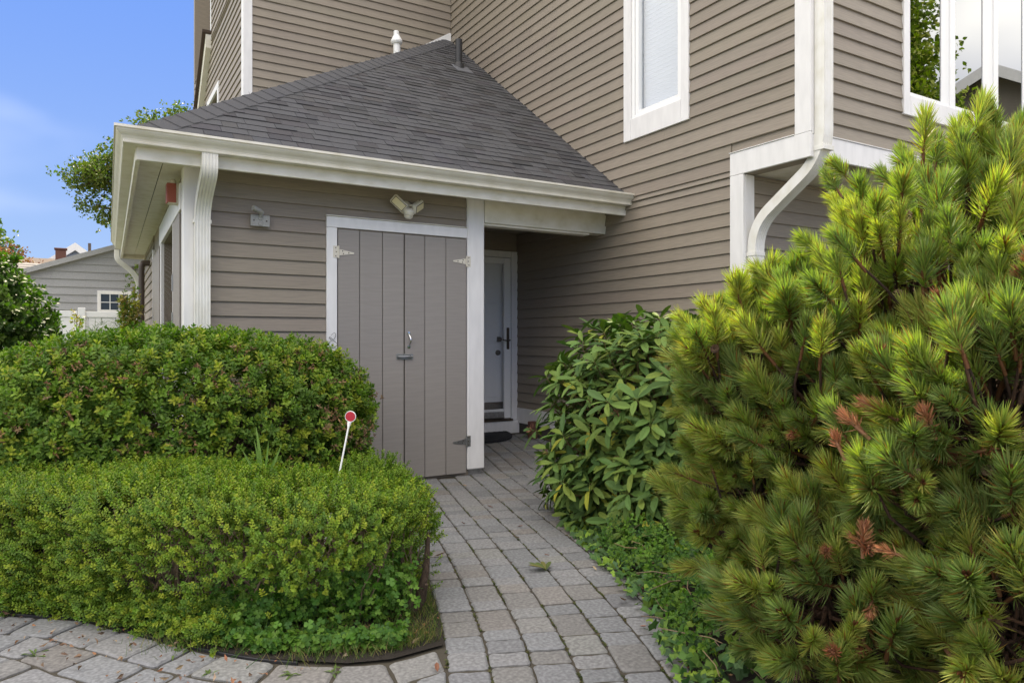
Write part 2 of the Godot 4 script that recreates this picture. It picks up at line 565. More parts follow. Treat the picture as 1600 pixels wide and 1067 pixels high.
	slab("wall", front_frame(-7.9), 1.62, 10.0, -0.1, 6.3, house)
	slab("wall", front_frame(-7.9), 1.62, WALL_X, 6.301, 9.2, house)
	var tw := fput("window", M.trim, house, ts, -6.4, -6.30, 3.24, 4.76, 0.0, 0.03)
	fput("casing", M.trim, tw, ts, -6.298, -5.17, 4.70, 4.79, 0.0, 0.03)
	fput("casing", M.trim, tw, ts, -5.27, -5.17, 3.24, 4.698, 0.0, 0.03)
	fput("pane", M.coated_glass, tw, ts, -6.298, -5.272, 3.3, 4.698, -0.05, -0.04, 0.0)
	# small lower roof behind the tower, its rake seen past the wall
	var rk := MB.new()
	rk.xf = ts
	prism(rk, PackedVector2Array([Vector2(-7.4, 4.42), Vector2(-7.36, 4.30), Vector2(-5.92, 5.50), Vector2(-5.92, 5.70)]), 0.0, 0.09)
	put("rake_board", rk, M.weathered_trim, house)
	var rs := MB.new()
	rs.xf = ts
	prism(rs, PackedVector2Array([Vector2(-7.42, 4.46), Vector2(-7.40, 4.425), Vector2(-5.90, 5.715), Vector2(-5.90, 5.755)]), -2.7, 0.14)
	put("rear_roof", rs, M.brown_roof, house)
	fput("gutter_end", M.weathered_trim, house, ts, -7.55, -7.40, 4.30, 4.45, 0.0, 0.13)
	# unseen roofs, shaped to shade the hedge and let sun onto the pine
	# single-pitch tower roof, high on the left; flat-pitched roof of the main block
	var tg := MB.new()
	prism(tg, PackedVector2Array([Vector2(1.621, 9.201), Vector2(4.328, 9.201), Vector2(4.328, 9.3), Vector2(1.621, 11.9)]), TOWER_Z - 0.12, TOWER_Z - 0.001)
	prism(tg, PackedVector2Array([Vector2(2.06, 9.201), Vector2(4.328, 9.201), Vector2(4.328, 9.3), Vector2(2.06, 11.5)]), -8.0, -7.9)
	put("shading_gable_wall", tg, M.siding, house)
	var tr := MB.new()
	prism(tr, PackedVector2Array([Vector2(1.30, 12.25), Vector2(4.60, 9.08), Vector2(4.68, 9.18), Vector2(1.38, 12.35)]), -8.2, TOWER_Z + 0.25)
	put("shading_tower_roof", tr, M.brown_roof, house)
	bx("shading_main_roof", M.brown_roof, house, Vector3(WALL_X + 0.001, 6.301, -8.05), Vector3(10.2, 7.15, 2.5), 0.0)  # unseen; raised to keep stray sun off the wing roof
	bx("floor_slab", M.interior, house, Vector3(WALL_X + 0.13, 2.47, -7.8), Vector3(9.85, 2.60, 2.16), 0.0)

	build_windows(house)
	build_closet_doors(house)
	build_entry(house)
	build_eaves(house)
	build_roof(house)
	build_downspouts(house)


func build_windows(house: Node3D) -> void:
	# tall blind-covered window in the side wall
	var sf := side_frame(WALL_X)
	var w := fput("window", M.trim, house, sf, 0.318, 0.416, 2.994, 5.2, 0.0, 0.03)
	fput("casing", M.trim, w, sf, 1.064, 1.153, 2.994, 5.2, 0.0, 0.03)
	fput("casing", M.trim, w, sf, 0.418, 1.062, 2.994, 3.186, 0.0, 0.03)
	fput("casing", M.trim, w, sf, 0.418, 1.062, 5.02, 5.2, 0.0, 0.03)
	for q in [[0.418, 0.452], [1.030, 1.062]]:
		fput("frame", M.white_plastic, w, sf, q[0], q[1], 3.188, 5.018, -0.06, 0.014)
	fput("frame", M.white_plastic, w, sf, 0.454, 1.028, 3.188, 3.212, -0.06, 0.014)
	for q in [[0.455, 0.496], [0.998, 1.027]]:
		fput("sash", M.white_plastic, w, sf, q[0], q[1], 3.214, 5.016, -0.05, 0.002)
	fput("sash", M.white_plastic, w, sf, 0.498, 0.996, 3.214, 3.25, -0.05, 0.002)
	fput("pane", M.glass, w, sf, 0.498, 0.996, 3.252, 5.015, -0.034, -0.030, 0.0)
	var bl := MB.new()
	for k in 92:
		var y := 3.24 + k * 0.0195
		var keep := MB.new()
		bl.xf = sf
		prism(bl, PackedVector2Array([Vector2(0.44, y), Vector2(1.04, y), Vector2(1.04, y + 0.0185), Vector2(0.44, y + 0.0185)]), -0.088, -0.0795 + 0.0008 * (k % 2))
	var blind := put("blind", bl, M.blind, w)
	# row of windows above the overhang
	var of := front_frame(2.29)
	var v := fput("window", M.trim, house, of, 5.42, 5.50, 2.902, 5.2, 0.0, 0.03)
	fput("casing", M.trim, v, of, 5.502, 8.52, 2.902, 3.058, 0.0, 0.03)
	fput("casing", M.trim, v, of, 8.44, 8.52, 3.06, 5.2, 0.0, 0.03)
	fput("casing", M.trim, v, of, 5.502, 8.438, 5.02, 5.2, 0.0, 0.03)
	var cuts := [[5.50, 5.992, 6.165], [6.165, 6.640, 6.86], [6.86, 7.33, 7.52], [7.52, 8.0, 8.44]]
	for c in cuts:
		fput("frame", M.white_plastic, v, of, c[0] + 0.002, c[0] + 0.024, 3.062, 5.018, -0.07, 0.006)
		fput("frame", M.white_plastic, v, of, c[0] + 0.026, c[1] - 0.002, 3.062, 3.094, -0.07, 0.010)
		fput("mullion", M.white_plastic, v, of, c[1], c[2] - 0.06, 3.062, 5.018, -0.05, 0.000)
		fput("mullion", M.white_plastic, v, of, c[2] - 0.058, c[2] - 0.002, 3.062, 5.018, -0.05, 0.010)
		fput("pane", M.coated_glass, v, of, c[0] + 0.026, c[1] - 0.002, 3.096, 5.016, -0.012, -0.008, 0.0)


func build_closet_doors(house: Node3D) -> void:
	var f := front_frame(0.0)
	fput("door_casing", M.trim, house, f, 1.601, 1.684, 0.0, 2.034, 0.0, 0.03)
	fput("door_casing", M.trim, house, f, 1.601, 2.819, 2.036, 2.12, 0.0, 0.03)
	fput("drip_cap", M.weathered_trim, house, f, 1.596, 2.819, 2.121, 2.130, 0.0, 0.040)
	var edges := [[1.690, 1.866, 2.057, 2.241], [2.247, 2.426, 2.619, 2.813]]
	for d in 2:
		var e: Array = edges[d]
		var leaf := fput("closet_door", M.interior, house, f, e[0] + 0.003, e[3] - 0.003, 0.024, 2.022, 0.001, 0.008, 0.0)
		for k in 3:
			var mb := MB.new()
			var t := rng.randf_range(0.95, 1.04)
			mb.col = Color(t, t, t)
			fbox(mb, f, e[k] + 0.0022, e[k + 1] - 0.0022, 0.018 + 0.004 * d, 2.026, 0.009, 0.026 + rng.randf_range(0, 0.002), 0.004)
			put("board", mb, M.door_paint, leaf)
		var s := 1.0 if d == 0 else -1.0
		var edge: float = e[0] if d == 0 else e[3]
		for y in ([1.846] if d == 0 else [1.837, 0.294]):
			var hm: Material = M.rusty_ivory if y > 1.0 else M.zinc
			var mb := MB.new()
			box(mb, Vector3(edge - 0.034 * (1.0 if d == 0 else 0.0) - 0.004, y - 0.046, 0.0305), Vector3(edge + 0.034 * (0.0 if d == 0 else 1.0) + 0.004, y + 0.046, 0.0345), 0.001)
			var tri := PackedVector2Array([Vector2(edge + 0.008 * s, y - 0.027), Vector2(edge + 0.128 * s, y - 0.009), Vector2(edge + 0.128 * s, y + 0.002), Vector2(edge + 0.008 * s, y + 0.023)])
			if s < 0:
				tri.reverse()
			prism(mb, tri, 0.0285, 0.0325)
			tube(mb, [Vector3(edge + 0.004 * s, y - 0.048, 0.037), Vector3(edge + 0.004 * s, y + 0.048, 0.037)], [0.0055, 0.0055], 8)
			var h := put("hinge", mb, hm, leaf, "painted upper hinge with rust spots" if y > 1.0 else "dark bare metal lower hinge")
			var sm := MB.new()
			for p in [Vector2(-0.019 * s, 0.032), Vector2(-0.019 * s, -0.032), Vector2(-0.014 * s, 0.0), Vector2(0.036 * s, 0.009), Vector2(0.042 * s, -0.011), Vector2(0.085 * s, -0.003)]:
				sm.xf = Transform3D(Basis(Vector3.RIGHT, PI / 2), Vector3(edge + p.x, y + p.y, 0.034))
				lathe(sm, [Vector2(0.0048, 0.0), Vector2(0.0042, 0.003), Vector2(0.0, 0.0035)], 8)
			put("screw", sm, M.screw, h)
		if d == 1:
			# bow handle and sliding latch
			var hb := MB.new()
			var pts := []
			var rad := []
			for k in 13:
				var t := k / 12.0
				pts.append(Vector3(2.281 + 0.008 * sin(t * PI), 1.112 + 0.098 * t, 0.030 + 0.026 * sin(t * PI)))
				rad.append(0.0045 + 0.0025 * sin(t * PI))
			tube(hb, pts, rad, 10)
			for y in [1.106, 1.216]:
				hb.xf = Transform3D(Basis(Vector3.RIGHT, PI / 2), Vector3(2.281, y, 0.028))
				lathe(hb, [Vector2(0.014, 0.0), Vector2(0.013, 0.004), Vector2(0.0, 0.005)], 14)
			put("handle", hb, M.chrome, leaf)
			var lb := MB.new()
			box(lb, Vector3(2.172, 1.003, 0.0285), Vector3(2.318, 1.048, 0.0315), 0.001)
			box(lb, Vector3(2.190, 1.036, 0.032), Vector3(2.300, 1.044, 0.040), 0.002)
			box(lb, Vector3(2.190, 1.008, 0.032), Vector3(2.300, 1.016, 0.040), 0.002)
			tube(lb, [Vector3(2.182, 1.026, 0.040), Vector3(2.308, 1.026, 0.040)], [0.0085, 0.0085], 10)
			tube(lb, [Vector3(2.285, 1.026, 0.044), Vector3(2.285, 1.026, 0.060)], [0.005, 0.006], 8)
			put("latch", lb, M.zinc, leaf)
	# post at the corner of the closet
	var pm := MB.new()
	box(pm, Vector3(2.822, 0.046, -0.142), Vector3(2.988, 2.40, 0.032), 0.010)
	put("porch_post", pm, M.trim, house)
	bx("post_foot", M.zinc, house, Vector3(2.845, -0.02, -0.12), Vector3(2.965, 0.045, 0.0), 0.002)


func build_entry(house: Node3D) -> void:
	var f := front_frame(DOOR_Z)
	# casing and step
	fput("door_casing", M.trim, house, f, 4.236, 4.318, 0.242, 2.188, 0.0, 0.03)
	fput("door_casing", M.trim, house, f, 3.20, 4.234, 2.115, 2.188, 0.0, 0.03)
	fput("door_casing", M.trim, house, f, 3.20, 3.29, 0.242, 2.113, 0.0, 0.03)
	fput("door_step", M.trim, house, f, 3.15, 4.325, 0.06, 0.24, 0.0, 0.06)
	fput("threshold", M.bronze, house, f, 3.292, 4.234, 0.2405, 0.262, -0.08, 0.075)
	# inner panelled door
	var inner := fput("entry_door", M.white_plastic, house, f, 3.32, 4.22, 0.27, 2.11, -0.11, -0.075)
	for r in [[0.47, 0.98], [1.12, 1.62], [1.74, 2.0]]:
		for x in [3.43, 3.83]:
			var mb := MB.new()
			fbox(mb, f, x, x + 0.30, r[0], r[1], -0.0745, -0.070, 0.003)
			fbox(mb, f, x + 0.035, x + 0.265, r[0] + 0.035, r[1] - 0.035, -0.0695, -0.062, 0.006)
			put("panel", mb, M.white_plastic, inner)
	fput("kick_plate", M.bronze, inner, f, 3.36, 4.18, 0.28, 0.45, -0.0745, -0.071, 0.001)
	for y in [1.175, 1.02]:
		var kb := MB.new()
		kb.xf = Transform3D(Basis(Vector3.RIGHT, PI / 2), Vector3(4.112, y, DOOR_Z - 0.074))
		if y > 1.1:
			lathe(kb, [Vector2(0.032, 0.0), Vector2(0.030, 0.010), Vector2(0.011, 0.014), Vector2(0.011, 0.03), Vector2(0.026, 0.038), Vector2(0.029, 0.048), Vector2(0.022, 0.058), Vector2(0.0, 0.062)], 18)
		else:
			lathe(kb, [Vector2(0.033, 0.0), Vector2(0.030, 0.016), Vector2(0.024, 0.022), Vector2(0.0, 0.024)], 18)
		put("knob" if y > 1.1 else "deadbolt", kb, M.bronze, inner)
	# storm door
	var storm := fput("storm_door", M.white_plastic, house, f, 4.142, 4.228, 0.268, 2.11, 0.0, 0.026)
	fput("rail", M.white_plastic, storm, f, 3.42, 4.14, 2.042, 2.11, 0.0, 0.026)
	fput("rail", M.white_plastic, storm, f, 3.42, 4.14, 0.345, 0.375, 0.0, 0.026)
	fput("kick_panel", M.zinc, storm, f, 3.42, 4.20, 0.272, 0.343, 0.004, 0.020)
	fput("stile", M.white_plastic, storm, f, 3.30, 3.418, 0.268, 2.11, 0.0, 0.026)
	fput("pane", M.glass, storm, f, 3.42, 4.14, 0.377, 2.04, 0.010, 0.014, 0.0)
	var hb := MB.new()
	box(hb, Vector3(4.170, 1.06, DOOR_Z + 0.0265), Vector3(4.204, 1.31, DOOR_Z + 0.038), 0.006)
	tube(hb, [Vector3(4.187, 1.165, DOOR_Z + 0.036), Vector3(4.187, 1.165, DOOR_Z + 0.075), Vector3(4.16, 1.158, DOOR_Z + 0.080), Vector3(4.12, 1.163, DOOR_Z + 0.078), Vector3(4.09, 1.172, DOOR_Z + 0.076)], [0.012, 0.010, 0.009, 0.008, 0.007], 10)
	put("handle", hb, M.bronze, storm)
	# small vent cover on the side wall, low down
	var sf := side_frame(WALL_X)
	var vent := fput("dryer_vent", M.siding, house, sf, -0.98, -0.78, 0.545, 0.66, 0.0, 0.024)
	for k in 5:
		fput("louvre", M.siding, vent, sf, -0.965 + k * 0.036, -0.940 + k * 0.036, 0.56, 0.645, 0.0245, 0.031)


func build_eaves(house: Node3D) -> void:
	var tilt := Basis(Vector3.UP, deg_to_rad(-1.35))   # the flank's eave runs slightly out of square
	# front gutter: profile in (z, y), extruded along x
	var prof := PackedVector2Array([Vector2(0.332, 2.496), Vector2(0.332, 2.400), Vector2(0.402, 2.400), Vector2(0.410, 2.403), Vector2(0.412, 2.411), Vector2(0.406, 2.415), Vector2(0.410, 2.428), Vector2(0.421, 2.444), Vector2(0.436, 2.458), Vector2(0.447, 2.472), Vector2(0.450, 2.484), Vector2(0.450, 2.4845), Vector2(0.461, 2.4845), Vector2(0.461, 2.501), Vector2(0.440, 2.501), Vector2(0.440, 2.486), Vector2(0.400, 2.425), Vector2(0.340, 2.425), Vector2(0.340, 2.496)])
	var g := MB.new()
	# mitred at the corner: walk the outline along the front and back along the flank
	var front_dir := Vector3(1, 0, 0)
	var back_dir := tilt * Vector3(0, 0, -1)
	var corner := Vector3(0.612, 0, 0)
	var rings := [[], [], []]
	for p in prof:
		var o := p.x
		var q := Vector3(corner.x - o * 1.0, p.y, o)      # mitre point
		rings[0].append(Vector3(WALL_X - 0.004, p.y, o))
		rings[1].append(q)
		rings[2].append(q + back_dir * 5.95)
	var cnt := prof.size()
	for i in 2:
		for k in cnt:
			var l := (k + 1) % cnt
			g.quad(rings[i][k], rings[i + 1][k], rings[i + 1][l], rings[i][l])
	var tr := Geometry2D.triangulate_polygon(prof)
	for e in [0, 2]:
		for i in range(0, tr.size(), 3):
			oquad(g, rings[e][tr[i]], rings[e][tr[i + 1]], rings[e][tr[i + 2]], rings[e][tr[i + 2]], Vector3(1, 0, 0) if e == 0 else Vector3(0, 0, -1))
	var gut := put("gutter", g, M.gutter_metal, house)
	# fascia below and behind the gutter
	var fm := MB.new()
	box(fm, Vector3(corner.x - 0.329, 2.318, 0.300), Vector3(WALL_X - 0.003, 2.47, 0.329), 0.003)
	put("fascia", fm, M.weathered_trim, house)
	var lm := MB.new()
	lm.xf = Transform3D(tilt, Vector3(corner.x, 0, 0))
	box(lm, Vector3(-0.329, 2.318, -5.95), Vector3(-0.300, 2.47, 0.298), 0.003)
	put("fascia", lm, M.weathered_trim, house)
	var rm := MB.new()
	rm.xf = Transform3D(tilt, Vector3(corner.x, 0, 0))
	box(rm, Vector3(-0.298, 2.318, -5.95), Vector3(0.0, 2.47, -5.925), 0.003)
	put("fascia", rm, M.weathered_trim, house)
	# soffits, in boards with a seam
	var sm := MB.new()
	box(sm, Vector3(corner.x - 0.10, 2.387, 0.002), Vector3(WALL_X - 0.004, 2.399, 0.299), 0.0)
	put("soffit", sm, M.soffit_paint, house)
	for q in [[-0.299, -0.155], [-0.150, 0.03]]:
		for s in [[-5.9, -2.02], [-2.015, 0.299]]:
			var lm2 := MB.new()
			lm2.xf = Transform3D(tilt, Vector3(corner.x, 0, 0))
			box(lm2, Vector3(q[0], 2.376, s[0]), Vector3(q[1], 2.386, s[1]), 0.002)
			put("soffit", lm2, M.soffit_paint, house)
	# corner board of the wing
	var cm := MB.new()
	box(cm, Vector3(0.590, 0.0, -0.10), Vector3(0.700, 2.385, 0.026), 0.004)
	put("corner_board", cm, M.trim, house)
	# header beam over the recess, with a strip under it
	bx("header_beam", M.weathered_trim, house, Vector3(2.990, 2.184, -0.10), Vector3(WALL_X - 0.002, 2.386, 0.030))
	bx("beam_strip", M.weathered_trim, house, Vector3(2.990, 2.164, -0.095), Vector3(WALL_X - 0.19, 2.183, 0.010))


func roof_y(z: float) -> float:
	return EAVE - 0.008 + PITCH * (0.36 - z)


func hip_x(z: float) -> float:      # where the hip lies on the front slope
	return lerpf(0.235, 4.25, (0.38 - z) / (0.38 - TOWER_Z))


func build_roof(house: Node3D) -> void:
	var y0 := roof_y(0.38)
	var a := Vector3(0.235, y0, 0.38)
	var b := Vector3(WALL_X - 0.002, y0, 0.38)
	var top := roof_y(TOWER_Z)
	var e := Vector3(WALL_X - 0.002, top, TOWER_Z + 0.002)
	var d := Vector3(4.25, top, TOWER_Z + 0.002)
	var back := Vector3(0.36, y0, -6.0)
	var ridge := Vector3(3.9, top, -6.0)
	var mb := MB.new()
	var dn := Vector3(0, -0.03, 0)
	mb.quad(a, b, e, d)
	mb.quad(a, d, ridge, back)
	mb.quad(d + dn, e + dn, b + dn, a + dn)
	mb.quad(back + dn, ridge + dn, d + dn, a + dn)
	mb.quad(a + dn, b + dn, b, a)
	mb.quad(back + dn, a + dn, a, back)
	mb.quad(b + dn, e + dn, e, b)
	mb.quad(ridge + dn, back + dn, back, ridge)
	mb.quad(d + dn, ridge + dn, ridge, d)
	var roof := put("roof", mb, M.shingle, house)
	# shingle tabs, course by course; local frame on the slope: u along x, v up the slope, w out
	var up := Vector3(0, PITCH, -1).normalized()
	var out := Vector3(0, 1, PITCH).normalized()
	var run := sqrt(1 + PITCH * PITCH)
	var length := (0.38 - TOWER_Z) * run
	var expo := 0.106
	var rows := int(length / expo)
	var small := MB.new()
	var shown := 0
	for r in rows + 1:
		var v0 := -0.012 + r * expo
		var v1 := minf(v0 + expo + 0.03, length)
		var z0 := 0.38 - v0 / run
		var z1 := 0.38 - v1 / run
		var x := hip_x(minf(z0, 0.38))
		var first := true
		while x < WALL_X - 0.03:
			var w := rng.randf_range(0.08, 0.23)
			if first:
				w = rng.randf_range(0.10, 0.30)
			var xe := minf(x + w, WALL_X - 0.004)
			if WALL_X - xe < 0.06:
				xe = WALL_X - 0.004
			var xl := maxf(x, hip_x(z1)) if not first else hip_x(z1)
			if xe <= xl + 0.01:
				x = xe
				continue
			var t := pow(rng.randf(), 1.2)
			var tone := lerpf(0.58, 1.45, t)
			var s := MB.new() if shown < 296 else small
			s.col = Color(tone * rng.randf_range(0.97, 1.08), tone, tone * rng.randf_range(0.94, 1.06))
			var th := rng.randf_range(0.007, 0.014)
			var base := Vector3(0, y0, 0.38)
			var p := func(xx: float, vv: float, ww: float) -> Vector3: return Vector3(xx, 0, 0) + base + up * vv + out * ww
			var g := 0.0015
			var A: Vector3 = p.call(x + g, v0, th)
			var B: Vector3 = p.call(xe - g, v0, th)
			var C: Vector3 = p.call(xe - g, v1, 0.003)
			var D: Vector3 = p.call(xl + g, v1, 0.003)
			var A2: Vector3 = p.call(x + g, v0, 0.0)
			var B2: Vector3 = p.call(xe - g, v0, 0.0)
			s.quad(A, B, C, D)
			s.quad(A2, B2, B, A)
			s.tri(B2, p.call(xe - g, v1, 0.0), B)
			s.tri(B, p.call(xe - g, v1, 0.0), C)
			s.tri(A2, A, p.call(x + g, v1, 0.0))
			if s != small:
				put("shingle", s, M.shingle, roof)
			shown += 1
			first = false
			x = xe
	if small.v.size():
		var rest := put("upper_shingles", small, M.shingle, roof)
		rest.set_meta("kind", "stuff")
	# hip caps
	var hip := (d - a)
	var hl := hip.length()
	var hd := hip / hl
	var fs := Vector3(1, 0, 0) - hd * hd.x
	fs = (fs - out * fs.dot(out)).normalized()
	var ln := (d - a).cross(back - a).normalized()
	if ln.y < 0: ln = -ln
	var ls := ln.cross(hd).normalized()
	if ls.x > 0: ls = -ls
	var k := 0
	var pos := 0.055
	while pos < hl - 0.05:
		var step := 0.135
		var s := MB.new()
		var tone := rng.randf_range(0.85, 1.5)
		s.col = Color(tone, tone, tone * 1.03)
		var lift := Vector3.UP
		var p0 := a + hd * (pos - 0.005) + lift * 0.030
		var p1 := a + hd * minf(pos + step + 0.05, hl) + lift * 0.016
		var w := 0.145
		var fr := p0 + fs * w - lift * 0.010
		var fb := p1 + fs * w - lift * 0.010
		var lr := p0 + ls * w - lift * 0.010
		var lb := p1 + ls * w - lift * 0.010
		var th := Vector3(0, -0.012, 0)
		oquad(s, p0, fr, fb, p1, Vector3.UP)
		oquad(s, p0, p1, lb, lr, Vector3.UP)
		oquad(s, p0, fr, fr + th, p0 + th, -hd)
		oquad(s, p0, lr, lr + th, p0 + th, -hd)
		oquad(s, fr, fb, fb + th, fr + th, fs)
		oquad(s, lr, lb, lb + th, lr + th, ls)
		put("hip_cap", s, M.shingle, roof)
		pos += step
		k += 1
	# flashing skirt on the tower wall, pipes through the roof
	var fl := MB.new()
	fl.xf = front_frame(TOWER_Z)
	prism(fl, PackedVector2Array([Vector2(3.80, 4.9), Vector2(4.31, 5.1), Vector2(4.31, 5.37), Vector2(4.285, 5.37), Vector2(3.80, 5.06)]), 0.018, 0.03)
	put("flashing", fl, M.trim, house)
	var wp := MB.new()
	wp.xf = Transform3D(Basis(Vector3(0, 0, 1), deg_to_rad(2.5)), Vector3(3.64, 0, -3.12))
	lathe(wp, [Vector2(0.046, 4.3), Vector2(0.046, 4.97)], 18)
	lathe(wp, [Vector2(0.0, 4.955), Vector2(0.062, 4.955), Vector2(0.075, 4.975), Vector2(0.076, 4.995), Vector2(0.058, 5.03), Vector2(0.036, 5.07), Vector2(0.034, 5.115), Vector2(0.03, 5.12), Vector2(0.0, 5.12)], 18)
	put("vent_pipe", wp, M.white_plastic, roof, "white plastic vent pipe with flared cap behind the hip")
	var bp := MB.new()
	bp.xf = Transform3D(Basis.IDENTITY, Vector3(3.93, 0, -2.36))
	lathe(bp, [Vector2(0.043, 4.40), Vector2(0.043, 4.84), Vector2(0.034, 4.845), Vector2(0.032, 4.7), Vector2(0.0, 4.7)], 18)
	lathe(bp, [Vector2(0.075, 4.46), Vector2(0.06, 4.54), Vector2(0.046, 4.56)], 18)
	put("vent_pipe", bp, M.black_pipe, roof, "black vent pipe near the top of the front slope")
	var lead := MB.new()
	lead.xf = Transform3D(Basis(Vector3(1, 0, 0), up, out), Vector3(3.93, roof_y(-2.33), -2.33))
	box(lead, Vector3(-0.10, -0.17, 0.006), Vector3(0.12, 0.06, 0.014), 0.002)
	put("pipe_flashing", lead, M.lead, roof)


func ribbed(w: float, h: float, ribs: int, depth := 0.004) -> PackedVector2Array:   # outline of a corrugated downspout
	var p := PackedVector2Array()
	for k in ribs * 2 + 1:
		p.append(Vector2(-w / 2 + w * k / (ribs * 2), -h / 2 + (depth if k % 2 == 1 else 0.0)))
	for k in range(1, ribs * 2 + 1):
		p.append(Vector2(w / 2, -h / 2 + h * k / (ribs * 2)))
	for k in range(1, ribs * 2 + 1):
		p.append(Vector2(w / 2 - w * k / (ribs * 2), h / 2 - (depth if k % 2 == 1 else 0.0)))
	for k in range(1, ribs * 2):
		p.append(Vector2(-w / 2, h / 2 - h * k / (ribs * 2)))
	return p


func smooth_path(pts: Array, per := 6, r := 0.45) -> Array:   # rounds the corners of a polyline
	var out := [pts[0]]
	for i in range(1, pts.size() - 1):
		var p: Vector3 = pts[i]
		var d0: Vector3 = (pts[i - 1] - p)
		var d1: Vector3 = (pts[i + 1] - p)
		var l := minf(d0.length(), d1.length()) * r
		var a := p + d0.normalized() * l
		var b := p + d1.normalized() * l
		for k in per + 1:
			var t := k / float(per)
			out.append(a * (1 - t) * (1 - t) + p * 2 * t * (1 - t) + b * t * t)
	out.append(pts[-1])
	return out


func crimped(pts: Array) -> Array:
	return pts


func build_downspouts(house: Node3D) -> void:
	# at the wing's corner: from the gutter back to the corner board
	var mb := MB.new()
	sweep(mb, ribbed(0.100, 0.072, 5), smooth_path([Vector3(0.712, 2.41, 0.368), Vector3(0.712, 2.29, 0.366), Vector3(0.706, 2.10, 0.066), Vector3(0.706, 0.15, 0.064)], 7, 0.42), Vector3(1, 0, 0))
	var ds := put("downspout", mb, M.downspout_metal, house, "ribbed downspout on the wing's corner board")
	var st := MB.new()
	for y in [1.98, 0.9]:
		box(st, Vector3(0.648, y, 0.0265), Vector3(0.764, y + 0.025, 0.1015), 0.001)
	put("strap", st, M.downspout_metal, ds)
	# far end of the flank's gutter
	var far := MB.new()
	sweep(far, ribbed(0.07, 0.06, 3), smooth_path([Vector3(0.37, 2.41, -5.75), Vector3(0.37, 2.28, -5.75), Vector3(0.64, 2.05, -5.78), Vector3(0.655, 0.1, -5.78)], 6, 0.42), Vector3(0, 0, 1))
	put("downspout", far, M.downspout_metal, house, "white downspout at the far end of the flank")
	# brown pipes on the flank
	var br := MB.new()
	tube(br, smooth_path([Vector3(0.72, 2.11, -4.35), Vector3(0.60, 2.11, -4.35), Vector3(0.59, 2.06, -4.35), Vector3(0.59, 0.05, -4.35)], 5), [0.035, 0.035, 0.035, 0.035, 0.035, 0.035, 0.035, 0.035, 0.035, 0.035, 0.035, 0.035, 0.035, 0.035], 10)
	put("drain_pipe", br, M.brown_metal, house, "dark brown pipe down the flank")
	# at the corner of the overhang: down the corner, back under the soffit, down the lower post
	var rt := MB.new()
	sweep(rt, ribbed(0.100, 0.076, 5, 0.003), smooth_path([Vector3(4.396, 6.2, 2.356), Vector3(4.396, 2.43, 2.356), Vector3(4.396, 2.03, 1.77), Vector3(4.396, 0.15, 1.77)], 9, 0.26), Vector3(1, 0, 0))
	var dr := put("downspout", rt, M.downspout_metal, house, "white downspout bending back under the overhang")
	var rs := MB.new()
	box(rs, Vector3(4.340, 2.47, 2.3145), Vector3(4.452, 2.50, 2.397), 0.001)
	box(rs, Vector3(4.340, 1.80, 1.7265), Vector3(4.452, 1.83, 1.811), 0.001)
	put("strap", rs, M.downspout_metal, dr)


# ------------------------------------------------------------------ ground, walk, beds
const EDGE_L := [Vector2(0.50, 4.6), Vector2(0.78, 4.0), Vector2(1.0, 3.45), Vector2(1.175, 3.047), Vector2(1.33, 2.62), Vector2(1.455, 2.24), Vector2(1.585, 1.80), Vector2(1.72, 1.30), Vector2(1.90, 0.65), Vector2(2.08, 0.0), Vector2(2.31, -0.85), Vector2(2.58, -1.9)]
const EDGE_R := [Vector2(1.30, 4.6), Vector2(1.55, 4.05), Vector2(1.77, 3.72), Vector2(1.88, 3.53), Vector2(2.06, 3.22), Vector2(2.2, 2.9), Vector2(2.31, 2.6), Vector2(2.43, 2.27), Vector2(2.66, 1.75), Vector2(2.95, 1.2), Vector2(3.4, 0.75), Vector2(4.31, 0.35)]
const BED := [Vector2(-1.9, 0.2), Vector2(-1.1, 1.0), Vector2(-0.31, 1.80), Vector2(-0.006, 2.06), Vector2(0.25, 2.45), Vector2(0.53, 2.81), Vector2(0.80, 3.02), Vector2(0.95, 3.07), Vector2(1.17, 3.055)]


func rise(z: float) -> float:      # the paving climbs a little towards the entry
	return 0.066 * maxf(0.0, -z)


func on_line(line: Array, z: float) -> float:      # x of a line at z (z falls along the line)
	for i in line.size() - 1:
		var a: Vector2 = line[i]
		var b: Vector2 = line[i + 1]
		if z <= a.y and z >= b.y:
			return lerpf(b.x, a.x, (z - b.y) / maxf(a.y - b.y, 0.0001))
	return line[0].x if z > line[0].y else line[-1].x


func curve_of(line: Array) -> Curve3D:
	var c := Curve3D.new()
	c.bake_interval = 0.03
	for i in line.size():
		var p: Vector2 = line[i]
		var a: Vector2 = line[maxi(i - 1, 0)]
		var b: Vector2 = line[mini(i + 1, line.size() - 1)]
		var t := (b - a) / 6.0
		c.add_point(Vector3(p.x, 0, p.y), Vector3(-t.x, 0, -t.y), Vector3(t.x, 0, t.y))
	return c


func flat_poly(mb: MB, pts: PackedVector2Array, y: float) -> void:
	var t := Geometry2D.triangulate_polygon(pts)
	for i in range(0, t.size(), 3):
		var a := pts[t[i]]
		var b := pts[t[i + 1]]
		var d := pts[t[i + 2]]
		oquad(mb, Vector3(a.x, y + rise(a.y), a.y), Vector3(b.x, y + rise(b.y), b.y), Vector3(d.x, y + rise(d.y), d.y), Vector3(d.x, y + rise(d.y), d.y), Vector3.UP)


